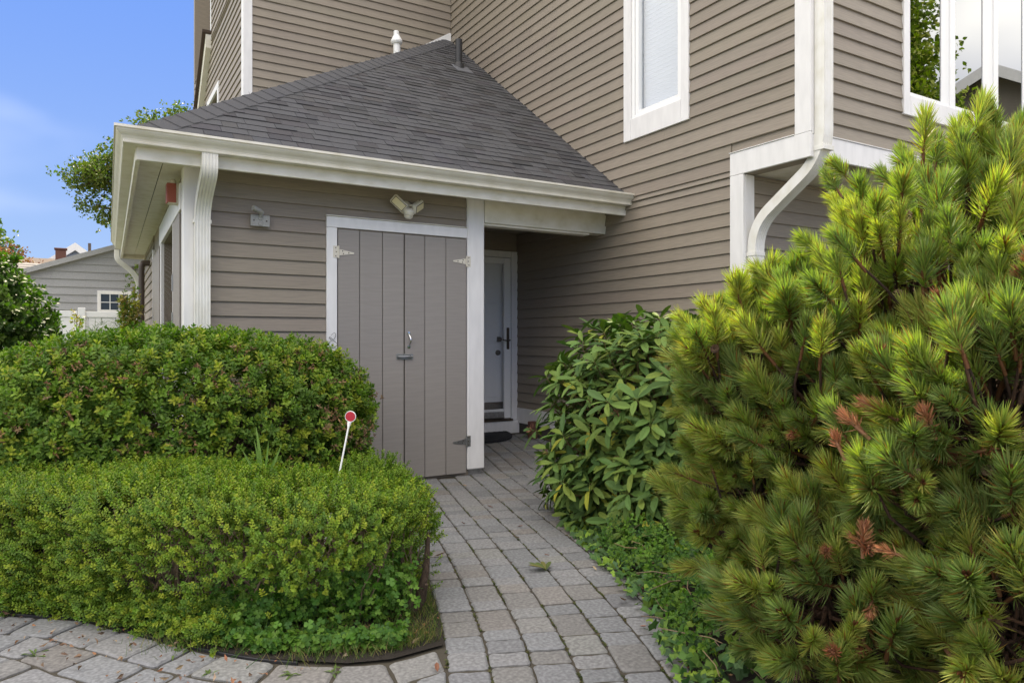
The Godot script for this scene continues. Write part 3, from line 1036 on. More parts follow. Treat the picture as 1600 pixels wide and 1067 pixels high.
# one tumbled paver between four ground corners (x, z), in order round
func paver(parent: Node3D, cs: Array) -> void:
	var mb := MB.new()
	var kind := rng.randf()
	var t := rng.randf_range(0.80, 1.12)
	if kind < 0.24:
		mb.col = Color(1.05 * t, 0.99 * t, 0.92 * t)
	elif kind < 0.40:
		mb.col = Color(1.03 * t, 1.0 * t, 0.95 * t)
	elif kind < 0.5:
		mb.col = Color(0.86 * t, 0.87 * t, 0.89 * t)
	else:
		mb.col = Color(0.98 * t, 1.0 * t, 1.02 * t)
	var mid := Vector2.ZERO
	for p: Vector2 in cs:
		mid += p / 4.0
	var lift := rng.randf_range(-0.003, 0.003)
	var tip := Vector2(rng.randf_range(-0.012, 0.012), rng.randf_range(-0.012, 0.012))
	# outline with clipped, slightly irregular corners
	var outer := []
	for i in 4:
		var p: Vector2 = cs[i]
		var q: Vector2 = cs[(i + 1) % 4]
		var o: Vector2 = cs[(i + 3) % 4]
		p = p + (mid - p).normalized() * rng.randf_range(0.001, 0.004)
		var c1 := rng.randf_range(0.008, 0.022)
		outer.append(p + (o - p).normalized() * c1)
		outer.append(p + ((o - p).normalized() + (q - p).normalized()) * c1 * 0.28)
		outer.append(p + (q - p).normalized() * c1)
		outer.append(p.lerp(q, 0.5) + (mid - p.lerp(q, 0.5)).normalized() * rng.randf_range(0.000, 0.0055))
	var n := outer.size()
	var h := func(p: Vector2) -> float: return rise(p.y) + lift + tip.dot(p - mid)
	for i in n:
		var a: Vector2 = outer[i]
		var b: Vector2 = outer[(i + 1) % n]
		var ai := a + (mid - a).normalized() * 0.009
		var bi := b + (mid - b).normalized() * 0.009
		var A := Vector3(a.x, h.call(a) - 0.006, a.y)
		var B := Vector3(b.x, h.call(b) - 0.006, b.y)
		var AI := Vector3(ai.x, h.call(ai), ai.y)
		var BI := Vector3(bi.x, h.call(bi), bi.y)
		oquad(mb, A, B, BI, AI, Vector3.UP)
		var dn := Vector3(0, -0.03, 0)
		var side := Vector3(a.x + b.x - 2 * mid.x, 0, a.y + b.y - 2 * mid.y)
		oquad(mb, A, B, B + dn, A + dn, side)
		oquad(mb, AI, BI, Vector3(mid.x, h.call(mid), mid.y), Vector3(mid.x, h.call(mid), mid.y), Vector3.UP)
	put("paver", mb, M.paver, parent)


func build_ground() -> void:
	var g := MB.new()
	g.quad(Vector3(-300, -0.05, 300), Vector3(300, -0.05, 300), Vector3(300, -0.05, -300), Vector3(-300, -0.05, -300))
	tag(put("ground", g, M.ground), "", "", "", "structure")
	# forecourt behind the viewer
	var f := MB.new()
	f.quad(Vector3(-14, -0.035, 26), Vector3(16, -0.035, 26), Vector3(16, -0.035, 4.7), Vector3(-14, -0.035, 4.7))
	tag(put("driveway", f, M.concrete), "", "", "", "structure")
	# the walk: a bed of joint sand with every paver on it
	var walk := Node3D.new()
	walk.name = "walkway"
	add_child(walk)
	tag(walk, "", "", "", "structure")
	var s := MB.new()
	for i in 24:
		var z1 := -1.64 + i * 0.29
		var z2 := z1 + 0.29
		s.quad(Vector3(-3.0, -0.009 + rise(z2), z2), Vector3(4.33, -0.009 + rise(z2), z2), Vector3(4.33, -0.009 + rise(z1), z1), Vector3(-3.0, -0.009 + rise(z1), z1))
	put("joint_sand", s, M.joint_sand, walk)
	var left := curve_of(EDGE_L)
	var len := left.get_baked_length()
	var pos := func(along: float, off: float) -> Vector2:
		var p := left.sample_baked(clampf(along, 0, len))
		var q := left.sample_baked(clampf(along + 0.05, 0, len))
		var r := left.sample_baked(clampf(along - 0.05, 0, len))
		var d := Vector2(q.x - r.x, q.z - r.z).normalized()
		return Vector2(p.x, p.z) + Vector2(-d.y, d.x) * off
	for col in range(-6, 16):
		var w := 0.151
		var along := rng.randf_range(-0.15, 0.0)
		while along < len - 0.05:
			var roll := rng.randf()
			var l := rng.randf_range(0.098, 0.115) if roll < 0.38 else (rng.randf_range(0.14, 0.16) if roll < 0.78 else rng.randf_range(0.185, 0.215))
			var mid: Vector2 = pos.call(along + l / 2, (col + 0.5) * w)
			var ok := mid.y > -1.70 and mid.y < 4.55
			if mid.y > 1.45:
				ok = ok and col >= 0 and mid.x < on_line(EDGE_R, mid.y) + 0.10
			elif mid.y > 0.02:
				ok = ok and mid.x > 1.15 and mid.x < on_line(EDGE_R, mid.y) + 0.10
			else:
				ok = ok and mid.x > 2.9 and mid.x < 4.42
			if ok:
				paver(walk, [pos.call(along, col * w + 0.0015), pos.call(along + l - 0.007, col * w + 0.0015), pos.call(along + l - 0.007, (col + 1) * w - 0.0015), pos.call(along, (col + 1) * w - 0.0015)])
			along += l
	# the apron along the bed
	var bed := curve_of(BED)
	var apron := curve_of(BED + [Vector2(1.45, 3.06), Vector2(1.75, 3.10)])
	var bl := apron.get_baked_length()
	var bpos := func(along: float, off: float) -> Vector2:
		var p := apron.sample_baked(clampf(along, 0, bl))
		var q := apron.sample_baked(clampf(along + 0.12, 0, bl))
		var r := apron.sample_baked(clampf(along - 0.12, 0, bl))
		var d := Vector2(q.x - r.x, q.z - r.z).normalized()
		return Vector2(p.x, p.z) + Vector2(-d.y, d.x) * off
	for row in 7:
		var w := 0.168
		var o := 0.012 + row * w
		var along := 1.0 + rng.randf_range(0, 0.15)
		while along < bl - 0.02:
			var k := 1.0 + o * 0.10
			var l := (rng.randf_range(0.14, 0.17) if rng.randf() < 0.35 else rng.randf_range(0.20, 0.25)) / k
			var mid: Vector2 = bpos.call(along + l / 2, o + w / 2)
			if mid.x < on_line(EDGE_L, mid.y) + 0.05 and mid.y < 4.5:
				var cs := [bpos.call(along, o + 0.003), bpos.call(along + l - 0.007, o + 0.003), bpos.call(along + l - 0.007, o + w - 0.003), bpos.call(along, o + w - 0.003)]
				for i in 4:      # cut to the walk's edge
					cs[i] = Vector2(minf(cs[i].x, on_line(EDGE_L, cs[i].y) - 0.005), cs[i].y)
				if cs[1].x - cs[0].x > 0.05 and cs[2].x - cs[3].x > 0.03:
					paver(walk, cs)
			along += l
	# moss in the joints
	rng.seed = 33
	var mm := MB.new()
	for k in 5:
		var d := Vector3(rng.randfn(), 0.7, rng.randfn()).normalized()
		mm.col = Color(1, 1, 1) * rng.randf_range(0.8, 1.2)
		leaf(mm, leaf_frame(Vector3(rng.randfn() * 0.003, 0, rng.randfn() * 0.003), d, Vector3.UP), 0.010, 0.006, 0.2, 0.3, DIAMOND)
	var patch := noise3(2.2, 35)
	var ms := []
	for i in 5200:
		var at: Vector2 = pos.call(rng.randf_range(0.5, 5.2), rng.randi_range(0, 6) * 0.151 + rng.randfn() * 0.0025)
		if patch.get_noise_2d(at.x * 1.5, at.y * 1.5) < 0.05 or at.y > 4.4 or at.x > on_line(EDGE_R, at.y):
			continue
		ms.append(Transform3D(aim(Vector3.UP + rv() * 0.3, rng.randf() * TAU, rng.randf_range(0.4, 1.0)), Vector3(at.x, rise(at.y) - 0.006, at.y)))
	many("moss", mm.mesh(), M.leaf, ms, tones_of([Color(0.11, 0.13, 0.04), Color(0.16, 0.14, 0.06), Color(0.08, 0.10, 0.035)], 41), walk)
	# planting beds
	var lb := PackedVector2Array()
	for p: Vector2 in BED:
		lb.append(p)
	for i in range(4, 8):
		lb.append(EDGE_L[i])
	lb.append(Vector2(1.45, 0.9))
	lb.append(Vector2(1.30, 0.02))
	lb.append(Vector2(-1.9, 0.02))
	bed_outline = lb
	var m1 := MB.new()
	flat_poly(m1, lb, 0.004)
	tag(put("planting_bed", m1, M.soil), "", "", "", "structure")
	var rb := PackedVector2Array()
	for p: Vector2 in EDGE_R:
		rb.append(p + Vector2(0.02, 0))
	rb.append(Vector2(4.325, 1.72))
	rb.append(Vector2(10.2, 1.72))
	rb.append(Vector2(10.2, 4.6))
	var m2 := MB.new()
	flat_poly(m2, rb, 0.004)
	tag(put("planting_bed", m2, M.soil), "", "", "", "structure")
	# black edging along the left bed
	var em := MB.new()
	var pts := []
	bl = bed.get_baked_length()
	for i in 40:
		var p := bed.sample_baked(0.9 + (bl - 1.46) * i / 39.0)
		pts.append(p)
	for i in 39:
		var a: Vector3 = pts[i]
		var b: Vector3 = pts[i + 1]
		var d := (b - a).normalized()
		em.xf = Transform3D(Basis(d, Vector3.UP, d.cross(Vector3.UP)), a)
		box(em, Vector3(-0.001, -0.03, -0.006), Vector3(a.distance_to(b) + 0.001, 0.004, 0.003), 0.002)
	em.xf = Transform3D.IDENTITY
	tag(put("bed_edging", em, M.black_edging), "black plastic edging strip between the clipped hedge and the pavers", "edging")


# ------------------------------------------------------------------ leaves
# a leaf from the origin along +y, its upper side facing +z; folded along the midrib and drooping by curl
func leaf(mb: MB, xf: Transform3D, l: float, w: float, fold := 0.25, curl := 0.2, rows := [Vector2(0, 0.06), Vector2(0.35, 0.9), Vector2(0.65, 0.85), Vector2(1, 0)]) -> void:
	var keep := mb.xf
	mb.xf = keep * xf
	var rib := []
	var lf := []
	var rt := []
	for r: Vector2 in rows:
		var y := l * r.x
		var z := -curl * l * r.x * r.x
		var h := w / 2 * r.y
		rib.append(Vector3(0, y, z))
		lf.append(Vector3(-h, y, z + h * fold))
		rt.append(Vector3(h, y, z + h * fold))
	for i in rows.size() - 1:
		if rows[i + 1].y == 0.0:
			mb.tri(rib[i], rt[i], rib[i + 1])
			mb.tri(lf[i], rib[i], rib[i + 1])
		else:
			mb.quad(rib[i], rt[i], rt[i + 1], rib[i + 1])
			mb.quad(lf[i], rib[i], rib[i + 1], lf[i + 1])
	mb.xf = keep


const DIAMOND := [Vector2(0, 0.05), Vector2(0.5, 1.0), Vector2(1, 0)]

# a leaf frame: grows along dir, upper side turned towards up
func leaf_frame(at: Vector3, dir: Vector3, up: Vector3) -> Transform3D:
	var y := dir.normalized()
	var z := (up - y * up.dot(y))
	if z.length() < 0.05:
		z = y.cross(Vector3.RIGHT)
	z = z.normalized()
	return Transform3D(Basis(y.cross(z), y, z), at)


func sprig(n_pairs: int, stem: float, l: float, w: float, spread: float, sd: int, tones: Array, rows := DIAMOND) -> ArrayMesh:
	rng.seed = sd
	var mb := MB.new()
	mb.col = Color(0.55, 0.42, 0.25) * 0.5
	tube(mb, [Vector3.ZERO, Vector3(0.002, stem * 0.95, 0.001)], [0.0011, 0.0007], 3, false)
	for i in n_pairs:
		var t := (i + 0.6) / n_pairs
		var a := i * PI / 2 + rng.randf_range(-0.3, 0.3)
		for s in 2:
			var w2 := a + PI * s
			var out := Vector3(cos(w2), 0, sin(w2))
			var up := lerpf(0.35, 1.1, t) + rng.randf_range(-0.2, 0.2)
			var dir := (out * spread + Vector3.UP * up).normalized()
			var c: Color = tones[rng.randi() % tones.size()]
			mb.col = c
			leaf(mb, leaf_frame(Vector3(0, stem * t, 0) + out * 0.001, dir, Vector3.UP - out * 0.3 + rv() * 0.25), l * rng.randf_range(0.75, 1.15) * lerpf(1.0, 0.8, t), w * rng.randf_range(0.85, 1.15), 0.25, rng.randf_range(0.0, 0.35), rows)
	mb.col = tones[0]
	leaf(mb, leaf_frame(Vector3(0, stem * 0.95, 0), Vector3(0.15, 1, 0.1), Vector3(0, 0.3, 1)), l * 0.7, w * 0.7, 0.3, 0.1, rows)
	return mb.mesh()


# points through the outer part of a rounded block: [position, outward normal]
func shell(count: int, c: Vector3, r: Vector3, p: float, fmin: float, bump: FastNoiseLite, amp: float, gaps: FastNoiseLite = null, gap_at := 9.0, floor_y := 0.02) -> Array:
	var out := []
	var tries := 0
	while out.size() < count and tries < count * 40:
		tries += 1
		var q := Vector3(rng.randf_range(-1.1, 1.1), rng.randf_range(-1.1, 1.1), rng.randf_range(-1.1, 1.1))
		var f := pow(pow(absf(q.x), p) + pow(absf(q.y), p) + pow(absf(q.z), p), 1.0 / p)
		if f < fmin or f > 1.15:
			continue
		var w := c + q * r
		if f > 1.0 + amp * bump.get_noise_3dv(w) or w.y < floor_y:
			continue
		if gaps and gaps.get_noise_3dv(w) > gap_at:
			continue
		var nn := Vector3(signf(q.x) * pow(absf(q.x), p - 1) / r.x, signf(q.y) * pow(absf(q.y), p - 1) / r.y, signf(q.z) * pow(absf(q.z), p - 1) / r.z).normalized()
		out.append([w, nn])
	return out


func tones_of(cols: Array, n: int, spread := 0.15) -> Array:
	var out := []
	for i in n:
		var c: Color = cols[rng.randi() % cols.size()]
		var t := rng.randf_range(1 - spread, 1 + spread)
		out.append(Color(c.r * t * rng.randf_range(0.93, 1.07), c.g * t, c.b * t * rng.randf_range(0.85, 1.15)))
	return out


func split_many(called: String, meshes: Array, m: Material, spots: Array, cols: Array, parent: Node) -> void:
	for k in meshes.size():
		var xs := []
		for i in range(k, spots.size(), meshes.size()):
			xs.append(spots[i])
		if xs.size():
			many(called, meshes[k], m, xs, cols, parent)


# ------------------------------------------------------------------ clipped boxwood along the walk
func near_line(p: Vector2, line: Array) -> Array:
	var best := 1e9
	var at := Vector2.ZERO
	var where := 0.0
	for i in line.size() - 1:
		var q := Geometry2D.get_closest_point_to_segment(p, line[i], line[i + 1])
		var d := p.distance_to(q)
		if d < best:
			best = d
			at = q
			where = i + (q - line[i]).length() / (line[i + 1] - line[i]).length()
	return [best, at, where]


func build_boxwood() -> void:
	var hedge := thing("boxwood_hedge", "low clipped boxwood hedge curving along the edge of the pavers, bare twigs in its gaps", "hedge")
	var line := [Vector2(-1.75, -0.45), Vector2(-0.95, 0.35), Vector2(-0.35, 0.98), Vector2(0.10, 1.47), Vector2(0.42, 1.93), Vector2(0.75, 2.28), Vector2(0.92, 2.38)]
	var bump := noise3(3.4, 5)
	var fine := noise3(10.0, 6)
	var gap := noise3(6.5, 8)
	var greens := [Color(0.235, 0.345, 0.040), Color(0.285, 0.375, 0.042), Color(0.195, 0.300, 0.040), Color(0.145, 0.235, 0.040), Color(0.360, 0.420, 0.045), Color(0.320, 0.380, 0.042)]
	var meshes := []
	for k in 5:
		meshes.append(sprig(6, 0.046, 0.0150, 0.0092, 0.80, 100 + k, [Color(1.15, 1.15, 1.0), Color(0.9, 0.95, 1.0), Color(1.0, 1.0, 1.0)]))
	rng.seed = 42
	var spots := []
	var holes := [[Vector3(0.34, 0.20, 2.36), 0.17], [Vector3(0.24, 0.32, 2.22), 0.10], [Vector3(0.50, 0.10, 2.62), 0.20], [Vector3(1.12, 0.10, 2.78), 0.27], [Vector3(0.95, 0.06, 2.85), 0.26], [Vector3(1.2, 0.1, 2.5), 0.24], [Vector3(0.05, 0.08, 1.98), 0.10], [Vector3(0.72, 0.05, 2.82), 0.22], [Vector3(-0.62, 0.3, 1.2), 0.06]]
	var tries := 0
	while spots.size() < 33000 and tries < 1500000:
		tries += 1
		var p := Vector3(rng.randf_range(-2.0, 1.6), rng.randf_range(0.03, 0.68), rng.randf_range(-0.9, 3.0))
		var nl := near_line(Vector2(p.x, p.z), line)
		if nl[0] > 0.86:
			continue
		var at: Vector2 = nl[1]
		var where: float = nl[2]
		var a := 0.50 + 0.02 * sin(where * 2.0) + 0.13 * clampf(3.6 - where, 0.0, 1.0)
		var top := 0.545 + 0.015 * sin(where * 1.7 + 1.0)
		var u: float = nl[0] / a
		var v := (p.y - top / 2) / (top / 2)
		if v < 0.0:
			v *= 0.84
		var f := pow(pow(u, 4.6) + pow(absf(v), 4.6), 1.0 / 4.6)
		var lim := 1.0 + 0.09 * bump.get_noise_3dv(p) + 0.06 * fine.get_noise_3dv(p)
		if f > lim or f < 0.70 * lim:
			continue
		if f < 0.86 * lim and rng.randf() < 0.45:
			continue
		if gap.get_noise_3dv(p) > 0.18:
			continue
		var skip := false
		for h in holes:
			skip = skip or p.distance_to(h[0]) < h[1] * (0.9 + 0.5 * fine.get_noise_3dv(p * 1.7))
		if skip:
			continue
		var away := Vector3(p.x - at.x, 0, p.z - at.y).normalized()
		var n := (away * pow(u, 3.6) + Vector3.UP * signf(v) * pow(absf(v), 3.6)).normalized()
		var dir := n * 0.9 + Vector3.UP * 0.5 + rv() * 0.38
		spots.append(Transform3D(aim(dir, rng.randf() * TAU, rng.randf_range(0.75, 1.2)), p - dir.normalized() * 0.035))
	# low shoots that hang over the edging
	for i in 1500:
		var k := rng.randf_range(1.6, 4.6)
		var j := int(k)
		var e0: Vector2 = BED[j].lerp(BED[j + 1], k - j)
		var d0: Vector2 = (BED[j + 1] - BED[j]).normalized()
		var g0: Vector2 = e0 + Vector2(d0.y, -d0.x) * rng.randf_range(-0.02, 0.17)
		spots.append(Transform3D(aim(Vector3(-0.5, 0.5, 0.45) + rv() * 0.6, rng.randf() * TAU, rng.randf_range(0.7, 1.1)), Vector3(g0.x, rng.randf_range(0.0, 0.10), g0.y)))
	split_many("foliage", meshes, M.leaf, spots, tones_of(greens, 211), hedge)
	# bare inner branches, forking up from the base
	var tw := MB.new()
	rng.seed = 43
	for i in 150:
		var k := rng.randf_range(0.6, line.size() - 1.05)
		var j := int(k)
		var base: Vector2 = line[j].lerp(line[j + 1], k - j) + Vector2(rng.randfn(), rng.randfn()) * 0.10
		var p := Vector3(base.x, 0.0, base.y)
		var dir := Vector3(rng.randfn() * 0.7, 1.0, rng.randfn() * 0.7).normalized()
		var g := rng.randf_range(0.28, 0.46)
		tw.col = Color(1, 1, 1) * rng.randf_range(0.6, 1.5)
		var m1 := p + dir * g * 0.45 + rv() * 0.02
		var e1 := p + dir * g + rv() * 0.05
		e1.y = minf(e1.y, 0.47)
		tube(tw, [p, m1, e1], [0.006, 0.004, 0.002], 4, false)
		for b in 3:
			var s := m1.lerp(e1, rng.randf())
			var e := s + (dir + rv() * 0.9).normalized() * rng.randf_range(0.08, 0.17)
			e.y = minf(e.y, 0.49)
			tube(tw, [s, s.lerp(e, 0.5) + rv() * 0.01, e], [0.0028, 0.002, 0.0011], 3, false)
	for h in [[Vector3(0.30, 0.0, 2.12), 30, 0.09], [Vector3(1.08, 0.0, 2.58), 16, 0.09]]:
		for i in h[1]:
			var p: Vector3 = h[0] + Vector3(rng.randfn() * h[2], 0.02, rng.randfn() * h[2] * 0.6)
			var e := p + Vector3(rng.randf_range(-0.15, 0.15), rng.randf_range(0.2, 0.44), rng.randf_range(-0.12, 0.14))
			tw.col = Color(1.2, 1.15, 1.1) * rng.randf_range(0.9, 1.7)
			tube(tw, [p, p.lerp(e, 0.5) + rv() * 0.035, e], [0.0055, 0.004, 0.002], 4, false)
			for b in 2:
				var s := p.lerp(e, rng.randf_range(0.3, 0.9))
				tube(tw, [s, s + Vector3(rng.randfn() * 0.08, rng.randf_range(0.03, 0.14), rng.randfn() * 0.08)], [0.0028, 0.0012], 3, false)
	var bt := put("branches", tw, M.twig, hedge)
	bt.set_meta("kind", "stuff")
	var tm := MB.new()
	for q in [[Vector3(1.17, 0, 2.72), Vector3(0.05, 0.14, 0.05)], [Vector3(1.17, 0, 2.72), Vector3(-0.06, 0.16, -0.03)], [Vector3(1.17, 0, 2.72), Vector3(0.0, 0.24, -0.14)], [Vector3(1.20, 0, 2.70), Vector3(0.07, 0.33, -0.02)]]:
		tube(tm, [q[0], q[0] + q[1] * 0.5 + Vector3(0.02, 0, 0), q[0] + q[1]], [0.024, 0.016, 0.008], 7)
	put("trunk", tm, M.bark, hedge)
	# a smaller round boxwood behind its end
	var small := thing("boxwood_ball", "small bright green boxwood tucked between the hedge end and the closet door", "shrub")
	rng.seed = 44
	var sp := []
	for q in shell(4200, Vector3(1.25, 0.27, 1.98), Vector3(0.27, 0.30, 0.27), 2.4, 0.6, fine, 0.25):
		var dir: Vector3 = q[1] + Vector3.UP * 0.4 + rv() * 0.4
		sp.append(Transform3D(aim(dir, rng.randf() * TAU, rng.randf_range(0.7, 1.1)), q[0] - dir.normalized() * 0.04))
	split_many("foliage", meshes, M.leaf, sp, tones_of([Color(0.20, 0.30, 0.03), Color(0.25, 0.35, 0.035), Color(0.15, 0.24, 0.03)], 97), small)
	var st := MB.new()
	for i in 12:
		var e := Vector3(1.25, 0.0, 1.98) + Vector3(rng.randfn() * 0.12, rng.randf_range(0.2, 0.42), rng.randfn() * 0.12)
		tube(st, [Vector3(1.25, 0, 1.98), e], [0.007, 0.002], 4, false)
	put("branches", st, M.twig, small)


# ------------------------------------------------------------------ rounded azalea against the wall
func build_azalea() -> void:
	var az := thing("azalea", "broad rounded azalea with browned flower clusters in front of the wing's wall", "shrub")
	var bump := noise3(1.9, 21)
	var gap := noise3(4.2, 23)
	var rowz := [Vector2(0, 0.08), Vector2(0.4, 0.9), Vector2(0.7, 0.85), Vector2(1, 0)]
	var meshes := []
	for k in 5:
		meshes.append(sprig(4, 0.050, 0.036, 0.0155, 1.0, 200 + k, [Color(1.1, 1.1, 1.0), Color(0.85, 0.92, 1.0), Color(1.0, 1.0, 1.0)], rowz))
	rng.seed = 51
	var c := Vector3(0.52, 0.60, 0.66)
	var r := Vector3(1.24, 0.645, 0.60)
	var spots := []
	for q in shell(13500, c, r, 2.6, 0.76, bump, 0.06, gap, 0.33, 0.10):
		var w: Vector3 = q[0]
		if w.y < 0.34 and rng.randf() < 0.72:
			continue
		var dir: Vector3 = q[1] * 0.9 + Vector3.UP * 0.55 + rv() * 0.5
		spots.append(Transform3D(aim(dir, rng.randf() * TAU, rng.randf_range(0.7, 1.15)), w - dir.normalized() * 0.045))
	split_many("foliage", meshes, M.leaf, spots, tones_of([Color(0.174, 0.277, 0.034), Color(0.232, 0.328, 0.038), Color(0.115, 0.199, 0.034), Color(0.148, 0.244, 0.036), Color(0.321, 0.373, 0.038)], 223), az)
	# dried flower clusters
	var dm := MB.new()
	rng.seed = 52
	for i in 7:
		var d := (Vector3.UP * 0.4 + rv()).normalized()
		var t := rng.randf_range(0.75, 1.2)
		dm.col = Color(t, t, t)
		leaf(dm, leaf_frame(Vector3.ZERO, d, rv()), rng.randf_range(0.012, 0.024), 0.008, 0.5, rng.randf_range(-0.5, 0.6), DIAMOND)
	var dried := []
	var clump := noise3(2.2, 27)
	for q in shell(3000, c, r * 1.0, 2.7, 0.90, bump, 0.16, null, 9.0, 0.30):
		var w: Vector3 = q[0]
		if clump.get_noise_3dv(w) < 0.08 or w.y > 1.14:
			continue
		dried.append(Transform3D(aim(q[1] + rv() * 0.6, rng.randf() * TAU, rng.randf_range(0.7, 1.4)), w))
	many("dried_flowers", dm.mesh(), M.dry, dried, tones_of([Color(0.27, 0.155, 0.07), Color(0.21, 0.11, 0.045), Color(0.32, 0.22, 0.11), Color(0.15, 0.08, 0.035)], 61), az)
	var tw := MB.new()
	for i in 110:
		var b := Vector3(c.x + rng.randf_range(-0.75, 0.95), 0, c.z + rng.randf_range(-0.28, 0.30))
		var e := Vector3(c.x + rng.randf_range(-1.0, 1.1), rng.randf_range(0.45, 1.0), c.z + rng.randf_range(-0.42, 0.46))
		tw.col = Color(1, 0.95, 0.9) * rng.randf_range(0.35, 0.9)
		tube(tw, [b, b.lerp(e, 0.5) + rv() * 0.07, e], [0.010, 0.006, 0.003], 4, false)
		for k in 3:
			var s := b.lerp(e, rng.randf_range(0.35, 0.95))
			tube(tw, [s, s + (Vector3.UP * 0.3 + rv()).normalized() * rng.randf_range(0.1, 0.25)], [0.0035, 0.0015], 3, false)
	put("branches", tw, M.twig, az).set_meta("kind", "stuff")


# ------------------------------------------------------------------ rhododendron
func build_rhododendron() -> void:
	var rh := thing("rhododendron", "rhododendron with long whorled leaves beside the walk, in front of the side wall", "shrub")
	var rows := [Vector2(0, 0.10), Vector2(0.16, 0.55), Vector2(0.42, 0.98), Vector2(0.72, 0.95), Vector2(0.92, 0.5), Vector2(1, 0)]
	var cols := [Color(0.100, 0.175, 0.042), Color(0.132, 0.206, 0.047), Color(0.079, 0.143, 0.040), Color(0.164, 0.227, 0.044), Color(0.381, 0.381, 0.052)]
	var bank := []
	rng.seed = 61
	for c: Color in cols:
		var row := []
		for k in 4:
			var mb := MB.new()
			mb.col = c * rng.randf_range(0.9, 1.1)
			leaf(mb, Transform3D.IDENTITY, 1.0, rng.randf_range(0.29, 0.36), rng.randf_range(0.15, 0.45), rng.randf_range(0.05, 0.42), rows)
			mb.col = Color(0.16, 0.20, 0.05)
			tube(mb, [Vector3(0, -0.16, 0.0), Vector3(0, 0.0, -0.004), Vector3(0, 0.55, -0.02 - 0.06)], [0.014, 0.013, 0.006], 3, false)
			row.append(mb.mesh())
		bank.append(row)
	var bump := noise3(2.2, 63)
	var eye := Vector3(0, 1.15, 5.52)
	var spots := []      # [distance order, transform, mesh]
	var tw := MB.new()
	var c := Vector3(3.30, 0.56, 2.04)
	var r := Vector3(0.84, 0.76, 0.74)
	var whorls := shell(900, c, r, 2.7, 0.55, bump, 0.16, null, 9.0, 0.05)
	whorls.append_array(shell(190, Vector3(2.98, 0.30, 2.42), Vector3(0.46, 0.36, 0.50), 2.4, 0.5, bump, 0.16, null, 9.0, 0.06))      # low skirt beside the walk
	for q in whorls:
		var w: Vector3 = q[0]
		var n: Vector3 = q[1]
		var axis := (n * 0.8 + Vector3.UP * 0.75 + rv() * 0.25).normalized()
		tw.col = Color(0.9, 0.9, 0.6) * rng.randf_range(0.5, 1.1)
		var root := w - axis * rng.randf_range(0.14, 0.24) + (c - w) * 0.12
		tube(tw, [w, w - axis * 0.08, root], [0.0035, 0.004, 0.005], 4, false)
		var count := rng.randi_range(6, 9)
		var spin := rng.randf() * TAU
		for k in count:
			var f := aim(axis, spin + k * 2.4)
			var tilt := lerpf(0.95, -0.25, k / float(count)) + rng.randf_range(-0.2, 0.2)
			if n.y < 0.1:
				tilt -= 0.25
			var dir := (f.x + axis * tilt * 0.9).normalized()
			var ci := rng.randi() % 4
			if tilt < 0.1 and rng.randf() < 0.16:
				ci = 4
			var l := rng.randf_range(0.092, 0.138)
			var at := w - axis * (k / float(count)) * 0.022 + dir * 0.016
			var t := leaf_frame(at, dir, axis + rv() * 0.2)
			t.basis = t.basis.scaled_local(Vector3(l, l, l))
			var depth: float = (at - eye).length() - 0.9 * maxf(0.0, n.dot((eye - w).normalized()))
			spots.append([depth, t, bank[ci][rng.randi() % 4], cols[ci]])
	spots.sort_custom(func(a, b): return a[0] < b[0])
	var rest := {}
	for i in spots.size():
		if i < 298:
			var o := put_mesh("leaf", spots[i][2], M.glossy_leaf, rh)
			o.transform = spots[i][1]
		else:
			if not rest.has(spots[i][2]):
				rest[spots[i][2]] = []
			rest[spots[i][2]].append(spots[i][1])
	for me in rest:
		many("inner_leaves", me, M.glossy_leaf, rest[me], [Color(1, 1, 1), Color(0.9, 0.95, 1), Color(1.05, 1.0, 0.95)], rh)
	for i in 40:
		var e: Vector3 = whorls[rng.randi() % whorls.size()][0]
		e = c + (e - c) * 0.8
		var b := Vector3(c.x + rng.randfn() * 0.12, 0, c.z + rng.randfn() * 0.12)
		tw.col = Color(0.8, 0.7, 0.55) * rng.randf_range(0.4, 0.9)
		tube(tw, [b, b.lerp(e, 0.45) + Vector3(0, 0.12, 0) + rv() * 0.05, e], [0.013, 0.009, 0.004], 5, false)
	# spent flower heads
	var sp := MB.new()
	sp.col = Color(0.22, 0.09, 0.06)
	for i in 14:
		sp.col = Color(0.24, 0.10, 0.06) * rng.randf_range(0.6, 1.4)
		var d := (Vector3.UP * 0.7 + rv()).normalized()
		tube(sp, [Vector3.ZERO, d * 0.02, d * 0.034], [0.0012, 0.001, 0.0028], 4, false)
	var sm := sp.mesh()
	var shown := 0
	for q in whorls:
		if shown < 16 and rng.randf() < 0.13:
			var o := put_mesh("seed_head", sm, M.dry, rh)
			o.transform = Transform3D(aim(q[1] + Vector3.UP, rng.randf() * TAU, rng.randf_range(0.8, 1.3)), q[0] + q[1] * 0.02)
			shown += 1
	put("branches", tw, M.twig, rh).set_meta("kind", "stuff")


